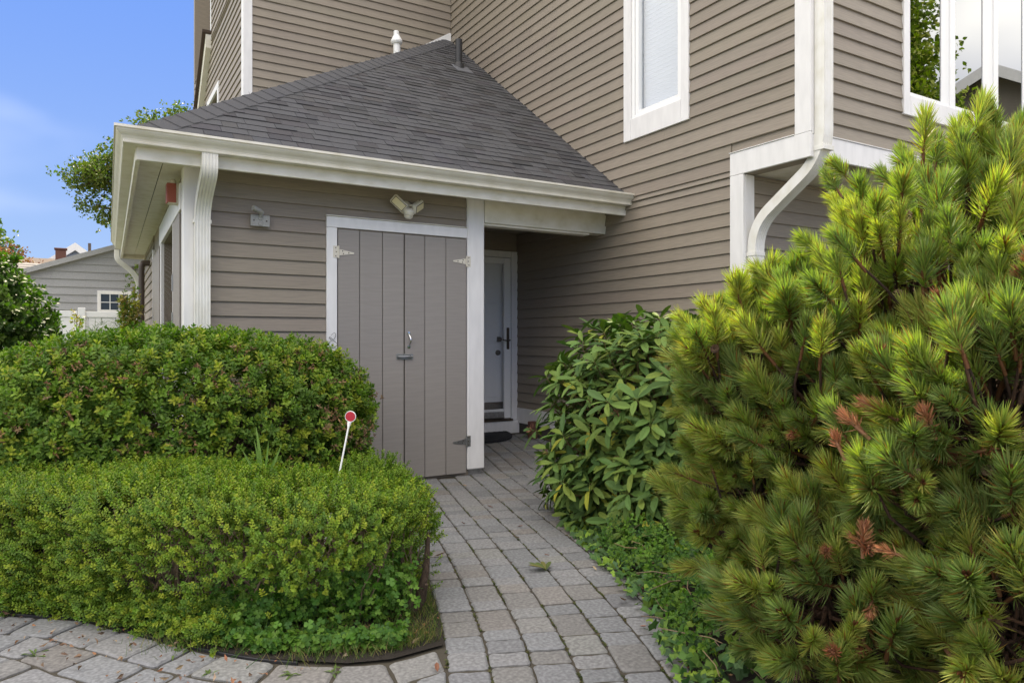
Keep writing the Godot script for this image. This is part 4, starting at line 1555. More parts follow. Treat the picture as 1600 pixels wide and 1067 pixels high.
# ------------------------------------------------------------------ mountain pine
func needle_tuft(sd: int, needles: int, stem: float, green: Color, tip_bud: bool, dead := false) -> ArrayMesh:
	rng.seed = sd
	var mb := MB.new()
	mb.col = Color(0.21, 0.10, 0.048)
	tube(mb, [Vector3(0, -0.03, 0), Vector3(0.004, stem * 0.5, 0), Vector3(0, stem, 0)], [0.0055, 0.0048, 0.0035], 6, false)
	# bud scales / short spurs that give the shoot a rough bark
	for i in 26:
		var y := rng.randf_range(-0.02, stem * 0.9)
		var a := rng.randf() * TAU
		mb.col = Color(0.22, 0.10, 0.045) * rng.randf_range(0.7, 1.3)
		var o := Vector3(cos(a), 0, sin(a))
		leaf(mb, leaf_frame(Vector3(0, y, 0) + o * 0.004, o * 0.6 + Vector3.UP, o), 0.010, 0.004, 0.2, 0.0, DIAMOND)
	for i in needles:
		var t := pow((i + rng.randf()) / needles, 0.75)
		var y := lerpf(stem * 0.12, stem, t)
		var a := rng.randf() * TAU
		var o := Vector3(cos(a), 0, sin(a))
		var lean := lerpf(1.12, 0.42, t) + rng.randf_range(-0.18, 0.18)
		var dir := (o * sin(lean) + Vector3.UP * cos(lean)).normalized()
		var l := rng.randf_range(0.052, 0.072) * lerpf(1.0, 0.95, t)
		if dead:
			l *= 0.55
		var g := green * rng.randf_range(0.72, 1.28)
		g.r *= rng.randf_range(0.85, 1.25)
		if rng.randf() < 0.045:
			g = Color(0.30, 0.17, 0.05)
		mb.col = g
		var side := dir.cross((o + rv() * 0.8).normalized()).normalized() * 0.0016
		var p := Vector3(0, y, 0) + o * 0.003
		var bend := (Vector3.UP - dir * Vector3.UP.dot(dir)) * 0.12
		var m1 := p + dir * l * 0.5 + bend * l * 0.25
		var e := p + dir * l + bend * l
		var f := dir.cross(side).normalized() * 0.0006
		mb.quad(p - side, p + side, m1 + side + f, m1 - side + f)
		mb.tri(m1 - side + f, m1 + side + f, e)
	if tip_bud:
		for i in 3:
			var b := Vector3(0.005 * cos(i * 2.1), stem, 0.005 * sin(i * 2.1))
			mb.col = Color(0.26, 0.11, 0.055) * rng.randf_range(0.8, 1.4)
			tube(mb, [b, b + Vector3(0, 0.010, 0), b + Vector3(0, 0.019 + 0.006 * (i % 2), 0)], [0.0035, 0.0045, 0.0008], 6)
	return mb.mesh()


func cone_mesh(sd: int) -> ArrayMesh:
	rng.seed = sd
	var mb := MB.new()
	mb.col = Color(0.07, 0.045, 0.03)
	lathe(mb, [Vector2(0, 0), Vector2(0.010, 0.004), Vector2(0.0125, 0.014), Vector2(0.009, 0.030), Vector2(0, 0.040)], 8)
	for i in 64:
		var t := i / 64.0
		var y := 0.003 + 0.035 * t
		var r := 0.0165 * sin(PI * (0.22 + 0.72 * t)) + 0.001
		var a := i * 2.39996
		var o := Vector3(cos(a), 0, sin(a))
		var w := Vector3(-sin(a), 0, cos(a))
		var c := Color(0.20, 0.125, 0.08) * rng.randf_range(0.7, 1.35)
		mb.col = c
		var p := o * r * 0.55 + Vector3.UP * (y - 0.002)
		var q := o * r * 1.08 + Vector3.UP * (y + 0.003)
		var h := 0.0042
		mb.quad(p - w * h * 0.6, q - w * h, q + w * h, p + w * h * 0.6)
		mb.col = c * 1.5
		mb.quad(q - w * h, q - w * h * 0.7 + Vector3.UP * 0.004, q + w * h * 0.7 + Vector3.UP * 0.004, q + w * h)
		mb.col = c * 0.8
		mb.quad(q - w * h * 0.7 + Vector3.UP * 0.004, p + Vector3.UP * 0.005 - w * h * 0.5, p + Vector3.UP * 0.005 + w * h * 0.5, q + w * h * 0.7 + Vector3.UP * 0.004)
	return mb.mesh()


func build_pine() -> void:
	var pine := thing("mountain_pine", "sprawling mountain pine with cones and brown shoots at the right of the walk", "pine tree")
	var eye := Vector3(0, 1.15, 5.52)
	var live := []
	for k in 6:
		live.append(needle_tuft(300 + k, 260, 0.088 + 0.022 * (k % 3), [Color(0.275, 0.345, 0.092), Color(0.215, 0.290, 0.095), Color(0.37, 0.420, 0.108)][k % 3], k % 2 == 0))
	var dead := [needle_tuft(320, 90, 0.05, Color(0.36, 0.17, 0.075), true, true), needle_tuft(321, 70, 0.045, Color(0.30, 0.12, 0.05), true, true)]
	rng.seed = 71
	# rounded masses of the crown: centre, radii
	var masses := [
		[Vector3(2.55, 1.12, 4.18), Vector3(0.66, 0.70, 0.56), 560],
		[Vector3(2.26, 0.86, 3.98), Vector3(0.50, 0.56, 0.50), 430],
		[Vector3(2.10, 0.74, 3.80), Vector3(0.34, 0.50, 0.34), 240],
		[Vector3(2.16, 0.50, 4.22), Vector3(0.42, 0.44, 0.46), 350],
		[Vector3(2.10, 0.92, 4.52), Vector3(0.40, 0.40, 0.36), 250],
		[Vector3(2.95, 1.30, 4.15), Vector3(0.60, 0.66, 0.60), 520],
		[Vector3(1.96, 0.52, 4.66), Vector3(0.26, 0.32, 0.22), 115],
		[Vector3(1.93, 0.36, 4.15), Vector3(0.30, 0.30, 0.28), 140],
		[Vector3(2.30, 0.98, 4.62), Vector3(0.36, 0.38, 0.30), 230],
		[Vector3(2.04, 1.03, 3.76), Vector3(0.29, 0.33, 0.27), 200]]
	var trunk := Vector3(2.30, 0, 4.42)
	var bump := noise3(2.8, 73)
	var spots := []
	var twigs := MB.new()
	var hubs := []
	for m in masses:
		var c: Vector3 = m[0]
		hubs.append(c)
		for q in shell(m[2], c, m[1], 2.0, 0.42, bump, 0.30, null, 9.0, 0.10):
			var w: Vector3 = q[0]
			var inside := false
			for o in masses:
				if o != m:
					var d: Vector3 = (w - o[0]) / o[1]
					inside = inside or d.length() < 0.62
			if inside:
				continue
			var n: Vector3 = q[1]
			var axis := (n * 0.75 + Vector3.UP * 0.62 + rv() * 0.45).normalized()
			var t := Transform3D(aim(axis, rng.randf() * TAU, rng.randf_range(0.78, 1.18)), w - axis * 0.06)
			spots.append([(w - eye).length() - 0.6 * n.dot((eye - w).normalized()), t, live[rng.randi() % live.size()]])
			twigs.col = Color(0.85, 0.62, 0.45) * rng.randf_range(0.5, 1.0)
			var back := w - axis * rng.randf_range(0.20, 0.30) - n * 0.06
			tube(twigs, [w - axis * 0.06, w - axis * 0.16 + rv() * 0.012, back], [0.004, 0.0045, 0.005], 5, false)
			if rng.randf() < 0.12:
				tube(twigs, [back, back.lerp(c, 0.5) + rv() * 0.05, back.lerp(c, 0.9)], [0.005, 0.007, 0.010], 5, false)
	spots.sort_custom(func(a, b): return a[0] < b[0])
	var rest := {}
	for i in spots.size():
		if i < 298:
			var o := put_mesh("needle_tuft", spots[i][2], M.needle, pine)
			o.transform = spots[i][1]
		else:
			if not rest.has(spots[i][2]):
				rest[spots[i][2]] = []
			rest[spots[i][2]].append(spots[i][1])
	for me in rest:
		many("inner_needles", me, M.needle, rest[me], [Color(1, 1, 1)], pine)
	# brown shoots and cones near the front
	var cones := [cone_mesh(331), cone_mesh(332), cone_mesh(333)]
	rng.seed = 75
	for i in 104:
		var s: Transform3D = spots[rng.randi() % 420][1]
		var y := s.basis.y.normalized()
		if i < 58:
			var o := put_mesh("brown_shoot", dead[i % 2], M.dry, pine)
			var d := (y + rv() * 0.7).normalized()
			o.transform = Transform3D(aim(d, rng.randf() * TAU, rng.randf_range(0.7, 1.15)), s.origin + y * rng.randf_range(0.09, 0.13))
		else:
			var o := put_mesh("pine_cone", cones[i % 3], M.cone, pine)
			var d := (rv() + Vector3.UP * 0.2 + (eye - s.origin).normalized() * 0.5).normalized()
			o.transform = Transform3D(aim(d, rng.randf() * TAU, rng.randf_range(0.75, 1.05)), s.origin + y * 0.015 + d * 0.016)
	put("twigs", twigs, M.bark, pine).set_meta("kind", "stuff")
	for h: Vector3 in hubs:
		var bm := MB.new()
		var base := trunk + Vector3(rng.randfn() * 0.04, rng.randf_range(0.12, 0.32), rng.randfn() * 0.04)
		tube(bm, [base, base.lerp(h, 0.35) + Vector3(0, -0.02, 0) + rv() * 0.04, base.lerp(h, 0.7) + rv() * 0.05, h + Vector3(0, 0.15, 0)], [0.024, 0.017, 0.012, 0.006], 8)
		put("branch", bm, M.bark, pine)
	var lowb := MB.new()
	tube(lowb, [Vector3(2.28, 0.20, 4.42), Vector3(2.16, 0.26, 4.34), Vector3(2.02, 0.30, 4.30), Vector3(1.92, 0.42, 4.24)], [0.022, 0.018, 0.015, 0.010], 8)
	put("branch", lowb, M.bark, pine)
	var tm := MB.new()
	tube(tm, [trunk + Vector3(0.05, -0.02, 0.02), trunk + Vector3(0.02, 0.14, 0), trunk + Vector3(0.0, 0.3, -0.02), trunk + Vector3(0.06, 0.7, -0.08)], [0.062, 0.050, 0.045, 0.026], 12)
	put("trunk", tm, M.bark, pine)


# ------------------------------------------------------------------ ivy and small ground plants
func build_ground_cover() -> void:
	rng.seed = 81
	# ivy leaf: five lobes round the stalk
	var ivy := []
	for k in 3:
		var mb := MB.new()
		mb.col = Color(1, 1, 1)
		var tips := []
		var out := [[-2.3, 0.50], [-1.65, 0.46], [-1.1, 0.66], [-0.6, 0.52], [0.0, 0.95], [0.6, 0.52], [1.1, 0.66], [1.65, 0.46], [2.3, 0.50]]
		for o in out:
			var l: float = o[1] * rng.randf_range(0.9, 1.1)
			tips.append(Vector3(sin(o[0]) * l, cos(o[0]) * l, rng.randf_range(-0.09, 0.05) - 0.10 * l))
		for i in tips.size() - 1:
			mb.tri(Vector3(0, 0, 0), tips[i + 1], tips[i])
		mb.col = Color(0.9, 0.9, 0.7)
		tube(mb, [Vector3(0, 0, -0.01), Vector3(0, -0.5, -0.25), Vector3(0, -0.8, -0.9)], [0.02, 0.02, 0.02], 3, false)
		ivy.append(mb.mesh())
	var mat_noise := noise3(1.8, 83)
	var spots := []
	var small := []
	var tries := 0
	while spots.size() < 3400 and tries < 60000:
		tries += 1
		var z := rng.randf_range(1.2, 4.5)
		var edge := on_line(EDGE_R, z)
		var x := edge + -0.05 + 2.6 * pow(rng.randf(), 1.6)
		var into := x - edge
		var h := 0.02 + 0.18 * clampf(into / 0.25, 0, 1) * (0.6 + 0.6 * mat_noise.get_noise_2d(x * 2, z * 2)) * rng.randf()
		if into < 0.0 and rng.randf() < 0.6:
			continue
		var p := Vector3(x, h + 0.01, z)
		var up := (Vector3.UP * 0.9 + rv() * 0.65 + Vector3(-0.5, 0, 0.45)).normalized()
		var dir := (Vector3(-0.55, 0.05, 0.6) + rv() * 0.8)
		var t := leaf_frame(p, dir, up)
		var s := rng.randf_range(0.028, 0.056)
		t.basis = t.basis.scaled_local(Vector3(s, s, s))
		spots.append(t)
	var cov := Node3D.new()
	cov.name = "ivy"
	add_child(cov)
	tag(cov, "dark green ivy spilling onto the right edge of the walk under the pine", "ivy", "", "stuff")
	split_many("leaves", ivy, M.glossy_leaf, spots, tones_of([Color(0.07, 0.145, 0.042), Color(0.095, 0.18, 0.046), Color(0.06, 0.115, 0.044), Color(0.13, 0.22, 0.045), Color(0.19, 0.29, 0.04)], 131, 0.2), cov)
	# a patch of small-leaved creeper among it
	var cm := []
	for k in 3:
		cm.append(sprig(4, 0.07, 0.026, 0.015, 1.1, 400 + k, [Color(1.1, 1.1, 1.0), Color(0.9, 0.95, 1.0)], [Vector2(0, 0.1), Vector2(0.45, 1.0), Vector2(0.75, 0.8), Vector2(1, 0)]))
	rng.seed = 85
	for i in 380:
		var z := rng.randf_range(2.35, 3.75)
		var edge := on_line(EDGE_R, z)
		var x := edge + rng.randf_range(0.03, 0.42)
		var p := Vector3(x, rng.randf_range(0.02, 0.20) * clampf((x - edge) / 0.15, 0.2, 1), z)
		small.append(Transform3D(aim(Vector3(-0.35, 0.9, 0.3) + rv() * 0.5, rng.randf() * TAU, rng.randf_range(0.7, 1.2)), p))
	var cr := Node3D.new()
	cr.name = "creeper"
	add_child(cr)
	tag(cr, "small-leaved light green creeper mixed into the ivy beside the walk", "ground cover", "", "stuff")
	split_many("leaves", cm, M.leaf, small, tones_of([Color(0.09, 0.185, 0.03), Color(0.07, 0.15, 0.03), Color(0.14, 0.25, 0.03)], 71), cr)
	# dry runners
	var dm := MB.new()
	for i in 34:
		var z := rng.randf_range(2.5, 3.9)
		var x := on_line(EDGE_R, z) + rng.randf_range(0.0, 0.4)
		var p := Vector3(x, rng.randf_range(0.03, 0.2), z)
		var d := Vector3(rng.randfn(), rng.randfn() * 0.25, rng.randfn()).normalized()
		dm.col = Color(1.5, 1.25, 1.0) * rng.randf_range(0.7, 1.6)
		tube(dm, [p, p + d * 0.06 + rv() * 0.012, p + d * 0.13 + rv() * 0.02], [0.002, 0.0022, 0.0015], 4, false)
	put("runners", dm, M.twig, cov)
	# clover-like weeds under the hedge end
	var cl := MB.new()
	for k in 3:
		var a := k * TAU / 3
		var o := Vector3(sin(a), cos(a), 0)
		cl.col = Color(1, 1, 1)
		leaf(cl, leaf_frame(Vector3.ZERO, o + Vector3(0, 0, 0.12), Vector3(0, 0, 1)), 0.0145, 0.0155, 0.2, 0.2, [Vector2(0, 0.1), Vector2(0.5, 0.95), Vector2(0.85, 0.85), Vector2(0.93, 0.0)])
	cl.col = Color(0.8, 0.9, 0.7)
	tube(cl, [Vector3.ZERO, Vector3(0, -0.01, -0.04), Vector3(0, -0.015, -0.09)], [0.0008, 0.0008, 0.0009], 3, false)
	var cs := []
	rng.seed = 87
	for i in 3000:
		var along := rng.randf()
		var p := Vector2(0.20, 2.30).lerp(Vector2(1.28, 2.80), along) + Vector2(rng.randfn() * 0.13, rng.randfn() * 0.12)
		if i % 3 == 0:      # a low fringe along the edging
			p = Vector2(0.22, 2.36).lerp(Vector2(0.56, 2.80), along * 2.0) if along < 0.5 else Vector2(0.56, 2.80).lerp(Vector2(1.0, 3.02), along * 2.0 - 1.0)
			p += Vector2(0.06, -0.06) * rng.randf_range(-0.1, 1.2)
		if p.x > on_line(EDGE_L, p.y) - 0.10 or not Geometry2D.is_point_in_polygon(p + Vector2(-0.012, 0.012), bed_outline):
			continue
		var h := rng.randf_range(0.02, 0.10 + 0.20 * clampf((along - 0.35) * 1.6, 0.0, 1.0)) if i % 3 else rng.randf_range(0.012, 0.06)
		var up := (Vector3.UP + Vector3(-0.15, 0, 0.6) + rv() * 0.45).normalized()
		cs.append(Transform3D(leaf_frame(Vector3.ZERO, rv(), up).basis.scaled(Vector3.ONE * rng.randf_range(0.7, 1.45)), Vector3(p.x, h, p.y)))
	var clover := many("clover", cl.mesh(), M.leaf, cs, tones_of([Color(0.07, 0.165, 0.022), Color(0.095, 0.20, 0.025), Color(0.055, 0.135, 0.022), Color(0.13, 0.24, 0.03)], 83), self)
	tag(clover, "bright green clover growing under the right end of the clipped hedge", "clover", "", "stuff")
	# thin grass at the tip of the bed and along the edging
	var gm := MB.new()
	gm.col = Color(1, 1, 1)
	gm.quad(Vector3(-0.0014, 0, 0), Vector3(0.0014, 0, 0), Vector3(0.0012, 0.04, 0.008), Vector3(-0.0012, 0.04, 0.008))
	gm.tri(Vector3(-0.0012, 0.04, 0.008), Vector3(0.0012, 0.04, 0.008), Vector3(0, 0.075, 0.03))
	var gs := []
	for i in 6500:
		var p := Vector2(1.30, 2.62) + Vector2(rng.randfn() * 0.14, rng.randfn() * 0.28)
		if i % 4 == 0:
			p = Vector2(0.2, 2.45).lerp(Vector2(1.1, 3.02), rng.randf()) + Vector2(rng.randfn(), rng.randfn()) * 0.05
		if i % 5 == 1:
			p = Vector2(0.65, 2.84).lerp(Vector2(1.18, 2.99), rng.randf()) + Vector2(rng.randfn() * 0.05, rng.randfn() * 0.06)
		if p.x > on_line(EDGE_L, p.y) - 0.01 or p.y > 3.03:
			continue
		gs.append(Transform3D(aim(Vector3.UP + rv() * 0.55, rng.randf() * TAU, rng.randf_range(0.35, 0.85)), Vector3(p.x, 0.003, p.y)))
	var grass := many("grass", gm.mesh(), M.leaf, gs, tones_of([Color(0.10, 0.17, 0.03), Color(0.17, 0.19, 0.05), Color(0.26, 0.22, 0.09), Color(0.08, 0.14, 0.025)], 91), self)
	tag(grass, "thin grass at the pointed tip of the hedge bed", "grass", "", "stuff")
	# dead leaf litter on the soil
	var lm := MB.new()
	lm.col = Color(1, 1, 1)
	leaf(lm, Transform3D.IDENTITY, 0.03, 0.013, 0.5, 0.4, DIAMOND)
	var ls := []
	for i in 1500:
		var p := Vector2(rng.randf_range(-0.3, 1.5), rng.randf_range(1.6, 3.0))
		if rng.randf() < 0.5:
			p.y = rng.randf_range(1.6, 4.2)
			p.x = on_line(EDGE_R, p.y) + rng.randf_range(-0.03, 0.9)
		elif near_line(p, BED)[0] > 0.35 or p.x > on_line(EDGE_L, p.y) or near_line(p, BED)[0] < 0.02:
			continue
		ls.append(Transform3D(aim(rv() * Vector3(1, 0.2, 1), rng.randf() * TAU, rng.randf_range(0.4, 1.1)), Vector3(p.x, 0.012, p.y)))
	var litter := many("leaf_litter", lm.mesh(), M.dry, ls, tones_of([Color(0.22, 0.13, 0.07), Color(0.14, 0.08, 0.045), Color(0.32, 0.23, 0.14), Color(0.25, 0.11, 0.05)], 53), self)
	tag(litter, "dry leaves and needles lying on the soil of the beds", "leaf litter", "", "stuff")


# ------------------------------------------------------------------ things fixed to the wall or lying about
func build_fixtures() -> void:
	# twin-head floodlight with motion sensor
	var fl := thing("floodlight", "ivory twin floodlight with motion sensor above the closet doors", "wall light", Vector3(2.25, 2.245, 0.017))
	var pl := MB.new()
	pl.xf = Transform3D(Basis(Vector3.RIGHT, PI / 2), Vector3.ZERO)
	lathe(pl, [Vector2(0.055, 0.0), Vector2(0.054, 0.018), Vector2(0.04, 0.03), Vector2(0, 0.032)], 20)
	pl.xf = Transform3D.IDENTITY
	tube(pl, [Vector3(0, 0.0, 0.02), Vector3(0, 0.0, 0.06)], [0.022, 0.018], 12)
	tube(pl, [Vector3(-0.015, 0.01, 0.05), Vector3(-0.06, 0.02, 0.075)], [0.013, 0.012], 10)
	tube(pl, [Vector3(0.015, 0.01, 0.05), Vector3(0.055, 0.01, 0.075)], [0.013, 0.012], 10)
	put("bracket", pl, M.ivory_plastic, fl)
	for s in [-1, 1]:
		var yaw := -0.45 if s < 0 else 0.75
		var b := Basis(Vector3.UP, yaw) * Basis(Vector3.RIGHT, 0.35) * Basis(Vector3(0, 0, 1), -0.75 if s < 0 else 0.55)
		var at := Vector3(-0.085, 0.015, 0.085) if s < 0 else Vector3(0.082, 0.0, 0.085)
		var hm := MB.new()
		hm.xf = Transform3D(b, at)
		box(hm, Vector3(-0.068, -0.040, -0.018), Vector3(0.068, 0.040, 0.016), 0.010)
		for k in 6:
			box(hm, Vector3(-0.05 + k * 0.018, -0.034, -0.030), Vector3(-0.046 + k * 0.018, 0.034, -0.0185), 0.0)
		var head := put("lamp_head", hm, M.ivory_plastic, fl)
		var lm := MB.new()
		lm.xf = Transform3D(b, at)
		box(lm, Vector3(-0.058, -0.031, 0.0165), Vector3(0.058, 0.031, 0.0185), 0.001)
		put("gasket", lm, M.screw, head)
		var lm2 := MB.new()
		lm2.xf = Transform3D(b, at)
		box(lm2, Vector3(-0.054, -0.027, 0.019), Vector3(0.054, 0.027, 0.021), 0.001)
		put("lens", lm2, M.lens_plastic, head)
	var sn := MB.new()
	sn.xf = Transform3D(Basis(Vector3.RIGHT, 0.35), Vector3(0.0, -0.062, 0.085))
	lathe(sn, [Vector2(0.0, -0.042), Vector2(0.020, -0.040), Vector2(0.033, -0.030), Vector2(0.038, -0.014), Vector2(0.034, -0.012), Vector2(0.034, -0.006), Vector2(0.042, -0.003), Vector2(0.043, 0.022), Vector2(0.036, 0.036), Vector2(0.018, 0.044), Vector2(0.0, 0.045)], 22)
	put("sensor", sn, M.ivory_plastic, fl)
	# grey weatherproof box with a bare lamp holder
	var gb := thing("outlet_box", "grey weatherproof outlet box with an empty lamp holder on the clapboards", "outlet box", Vector3(1.103, 2.035, 0.016))
	var bm := MB.new()
	box(bm, Vector3(-0.066, -0.040, 0.0), Vector3(0.066, 0.040, 0.035), 0.004)
	put("box", bm, M.grey_box, gb)
	var cv := MB.new()
	box(cv, Vector3(-0.068, -0.042, 0.0355), Vector3(0.068, 0.042, 0.041), 0.003)
	for q in [Vector3(0.0, 0.018, 0.041), Vector3(0.0, -0.020, 0.041)]:
		cv.xf = Transform3D(Basis(Vector3.RIGHT, PI / 2), q)
		lathe(cv, [Vector2(0.017, 0.0), Vector2(0.014, 0.006), Vector2(0.0, 0.007)], 14)
	cv.xf = Transform3D.IDENTITY
	put("cover", cv, M.grey_box, gb)
	var sc := MB.new()
	for x in [-0.045, 0.045]:
		sc.xf = Transform3D(Basis(Vector3.RIGHT, PI / 2), Vector3(x, 0.0, 0.041))
		lathe(sc, [Vector2(0.006, 0.0), Vector2(0.0045, 0.003), Vector2(0, 0.003)], 8)
	put("screw", sc, M.screw, gb)
	var lh := MB.new()
	tube(lh, [Vector3(0.0, 0.030, 0.045), Vector3(0.004, 0.050, 0.06)], [0.014, 0.012], 10)
	tube(lh, [Vector3(0.012, 0.055, 0.05), Vector3(-0.015, 0.066, 0.075), Vector3(-0.062, 0.080, 0.098)], [0.016, 0.019, 0.020], 14)
	put("lamp_holder", lh, M.grey_box, gb)
	# red alarm bell box on the flank, under the soffit
	var al := thing("alarm_box", "weathered red alarm box on a bracket under the left soffit", "alarm", Vector3(0.575, 2.235, -0.30))
	var am := MB.new()
	box(am, Vector3(-0.055, -0.075, -0.05), Vector3(0.03, 0.075, 0.045), 0.006)
	put("housing", am, M.rusty_ivory, al)
	var ap := MB.new()
	box(ap, Vector3(-0.066, -0.070, -0.045), Vector3(-0.0555, 0.070, 0.052), 0.003)
	box(ap, Vector3(-0.060, -0.070, 0.0455), Vector3(-0.004, 0.070, 0.056), 0.003)
	put("face_plate", ap, M.red_plate, al)
	var at2 := MB.new()
	at2.xf = Transform3D(Basis.IDENTITY, Vector3(-0.02, 0.076, 0.0))
	lathe(at2, [Vector2(0.022, 0.0), Vector2(0.022, 0.02), Vector2(0.012, 0.032), Vector2(0.0, 0.035)], 12)
	put("knob", at2, M.rusty_ivory, al)
	# door mat
	var dm := thing("door_mat", "black half-oval rubber door mat in front of the entry door", "door mat", Vector3(3.72, 0.118, -1.57))
	var mm := MB.new()
	var rim := PackedVector2Array()
	for k in 29:
		var a := PI * k / 28.0
		rim.append(Vector2(cos(a) * 0.42, -sin(a) * 0.46))
	rim.reverse()
	var slope := Transform3D(Basis(Vector3.RIGHT, -PI / 2 - atan(0.066) * -1.0), Vector3.ZERO)
	mm.xf = slope
	prism(mm, rim, -0.006, 0.010)
	put("mat", mm, M.rubber, dm)
	var rib := MB.new()
	rib.xf = slope
	for j in [0.93, 0.78, 0.62, 0.46]:
		var pts := []
		var rr := []
		for k in 25:
			var a := PI * k / 24.0
			pts.append(Vector3(cos(a) * 0.41 * j, -sin(a) * 0.45 * j - 0.01, 0.010))
			rr.append(0.006)
		tube(rib, pts, rr, 5)
	put("tread", rib, M.rubber, dm)
	# loose brick by the baseboard
	var br := MB.new()
	br.xf = Transform3D(Basis(Vector3.UP, 0.12), Vector3.ZERO)
	box(br, Vector3(-0.05, 0.0, -0.03), Vector3(0.05, 0.195, 0.03), 0.006)
	var bo := put("brick", br, M.brick)
	bo.position = Vector3(4.245, 0.075, -1.17)
	tag(bo, "red brick standing on end against the side wall near the door mat", "brick")
	# driveway reflector stake
	var rs := thing("reflector_stake", "round red reflector on a thin white stake between the shrubs", "reflector", Vector3(0.947, 0.0, 2.127))
	var tilt := Basis(Vector3(0, 0, 1), -0.20)
	var sm := MB.new()
	sm.xf = Transform3D(tilt, Vector3.ZERO)
	tube(sm, [Vector3(-0.01, -0.02, 0), Vector3(0, 0.55, 0), Vector3(0, 0.745, 0)], [0.0045, 0.0045, 0.0045], 8)
	tube(sm, [Vector3(0, 0.745, 0), Vector3(0, 0.775, 0)], [0.0045, 0.011], 8)
	put("stake", sm, M.white_plastic, rs)
	var face := Basis(Vector3.UP, -0.55) * tilt * Basis(Vector3.RIGHT, PI / 2)
	var rm := MB.new()
	rm.xf = Transform3D(face, tilt * Vector3(0, 0.802, 0))
	lathe(rm, [Vector2(0.0, -0.004), Vector2(0.0265, -0.004), Vector2(0.0275, 0.0), Vector2(0.0265, 0.005), Vector2(0.0245, 0.005), Vector2(0.024, 0.003)], 28)
	put("rim", rm, M.white_plastic, rs)
	var rd := MB.new()
	rd.xf = rm.xf
	lathe(rd, [Vector2(0.024, 0.003), Vector2(0.022, 0.0055), Vector2(0.0, 0.006)], 24)
	put("disc", rd, M.red_reflector, rs)
	# curled wire left on the casing above the azalea
	var wm := MB.new()
	var wp := []
	var wr := []
	for k in 40:
		var t := k / 39.0
		wp.append(Vector3(1.645 + 0.035 * sin(t * 17.0) * (1 - t * 0.4), 1.10 + 0.11 * t + 0.018 * sin(t * 23.0), 0.045 + 0.014 * cos(t * 13.0)))
		wr.append(0.0022)
	tube(wm, wp, wr, 5)
	tag(put("wire", wm, M.zinc), "curled wire hanging on the closet's left casing above the azalea", "wire")
	# grassy weed rising behind the hedge
	var wd := thing("weed", "tall broad-bladed grass weed standing up from the clipped hedge", "weed", Vector3(0.745, 0.44, 1.86))
	rng.seed = 91
	for q in [[Vector3(-0.02, 0.26, 0.0), 0.020], [Vector3(-0.13, 0.12, 0.02), 0.016], [Vector3(0.15, 0.12, 0.03), 0.018], [Vector3(0.07, 0.17, 0.06), 0.014], [Vector3(-0.06, 0.19, 0.05), 0.013]]:
		var mb := MB.new()
		mb.col = Color(0.15, 0.26, 0.05) * rng.randf_range(0.85, 1.15)
		var tip: Vector3 = q[0]
		leaf(mb, leaf_frame(Vector3.ZERO, Vector3(tip.x * 0.6, tip.y * 1.4, tip.z), Vector3(tip.x, 0.3, 0.8)), tip.length() * 1.1, q[1], 0.4, 0.35, [Vector2(0, 0.6), Vector2(0.3, 1.0), Vector2(0.6, 0.8), Vector2(0.85, 0.4), Vector2(1, 0)])
		put("blade", mb, M.leaf, wd)
	# fallen leaves on the walk
	rng.seed = 92
	var fallen := []
	var fc := [Color(0.26, 0.11, 0.06), Color(0.32, 0.20, 0.11), Color(0.20, 0.09, 0.05), Color(0.36, 0.28, 0.16)]
	for k in 4:
		var mb := MB.new()
		mb.col = fc[k]
		leaf(mb, Transform3D(Basis(Vector3.RIGHT, -PI / 2), Vector3.ZERO), 0.060, 0.020, 0.7, rng.randf_range(-0.4, -0.2), [Vector2(0, 0.1), Vector2(0.3, 0.9), Vector2(0.7, 0.9), Vector2(1, 0)])
		fallen.append(mb.mesh())
	for q in [
		[Vector2(2.42, 1.20), "small brown leaf on the walk nearest the rhododendron's upper side"], [Vector2(2.30, 1.72), "reddish fallen leaf on the walk beside the middle of the rhododendron"],
		[Vector2(2.18, 1.95), "curled brown leaf mid-walk level with the rhododendron"], [Vector2(2.05, 1.50), "dry tan leaf in the middle of the walk's upper part"],
		[Vector2(3.35, 0.05), "brown leaf lying right before the porch recess"], [Vector2(2.60, 0.45), "dry leaf on the pavers a step out from the white post"],
		[Vector2(1.60, 2.02), "pale dry leaf at the walk's left side near the hedge end"], [Vector2(2.20, 2.65), "brown leaf at the ivy's edge where the walk curves"],
		[Vector2(2.06, 3.05), "dry leaf on the walk's right border near the creeper"], [Vector2(1.92, 3.30), "fallen brown leaf nearest the viewer on the walk's right border"],
		[Vector2(1.05, 3.25), "pale leaf on the pavers just off the hedge bed's tip"], [Vector2(2.14, 2.32), "red-brown leaf on the walk just above the green sprig"]]:
		var p: Vector2 = q[0]
		var o := put_mesh("fallen_leaf", fallen[rng.randi() % 4], M.dry)
		o.position = Vector3(p.x, rise(p.y) + 0.006, p.y)
		o.rotation = Vector3(rng.randf_range(-0.2, 0.2), rng.randf() * TAU, rng.randf_range(-0.2, 0.2))
		var s := rng.randf_range(0.6, 1.15)
		o.scale = Vector3(s, s, s)
		tag(o, q[1], "fallen leaf", "fallen leaves scattered on the walk")
	var sprg := thing("fallen_sprig", "fallen sprig of green rhododendron leaves lying mid-walk on the pavers", "leaf sprig", Vector3(1.97, 0.008, 2.53))
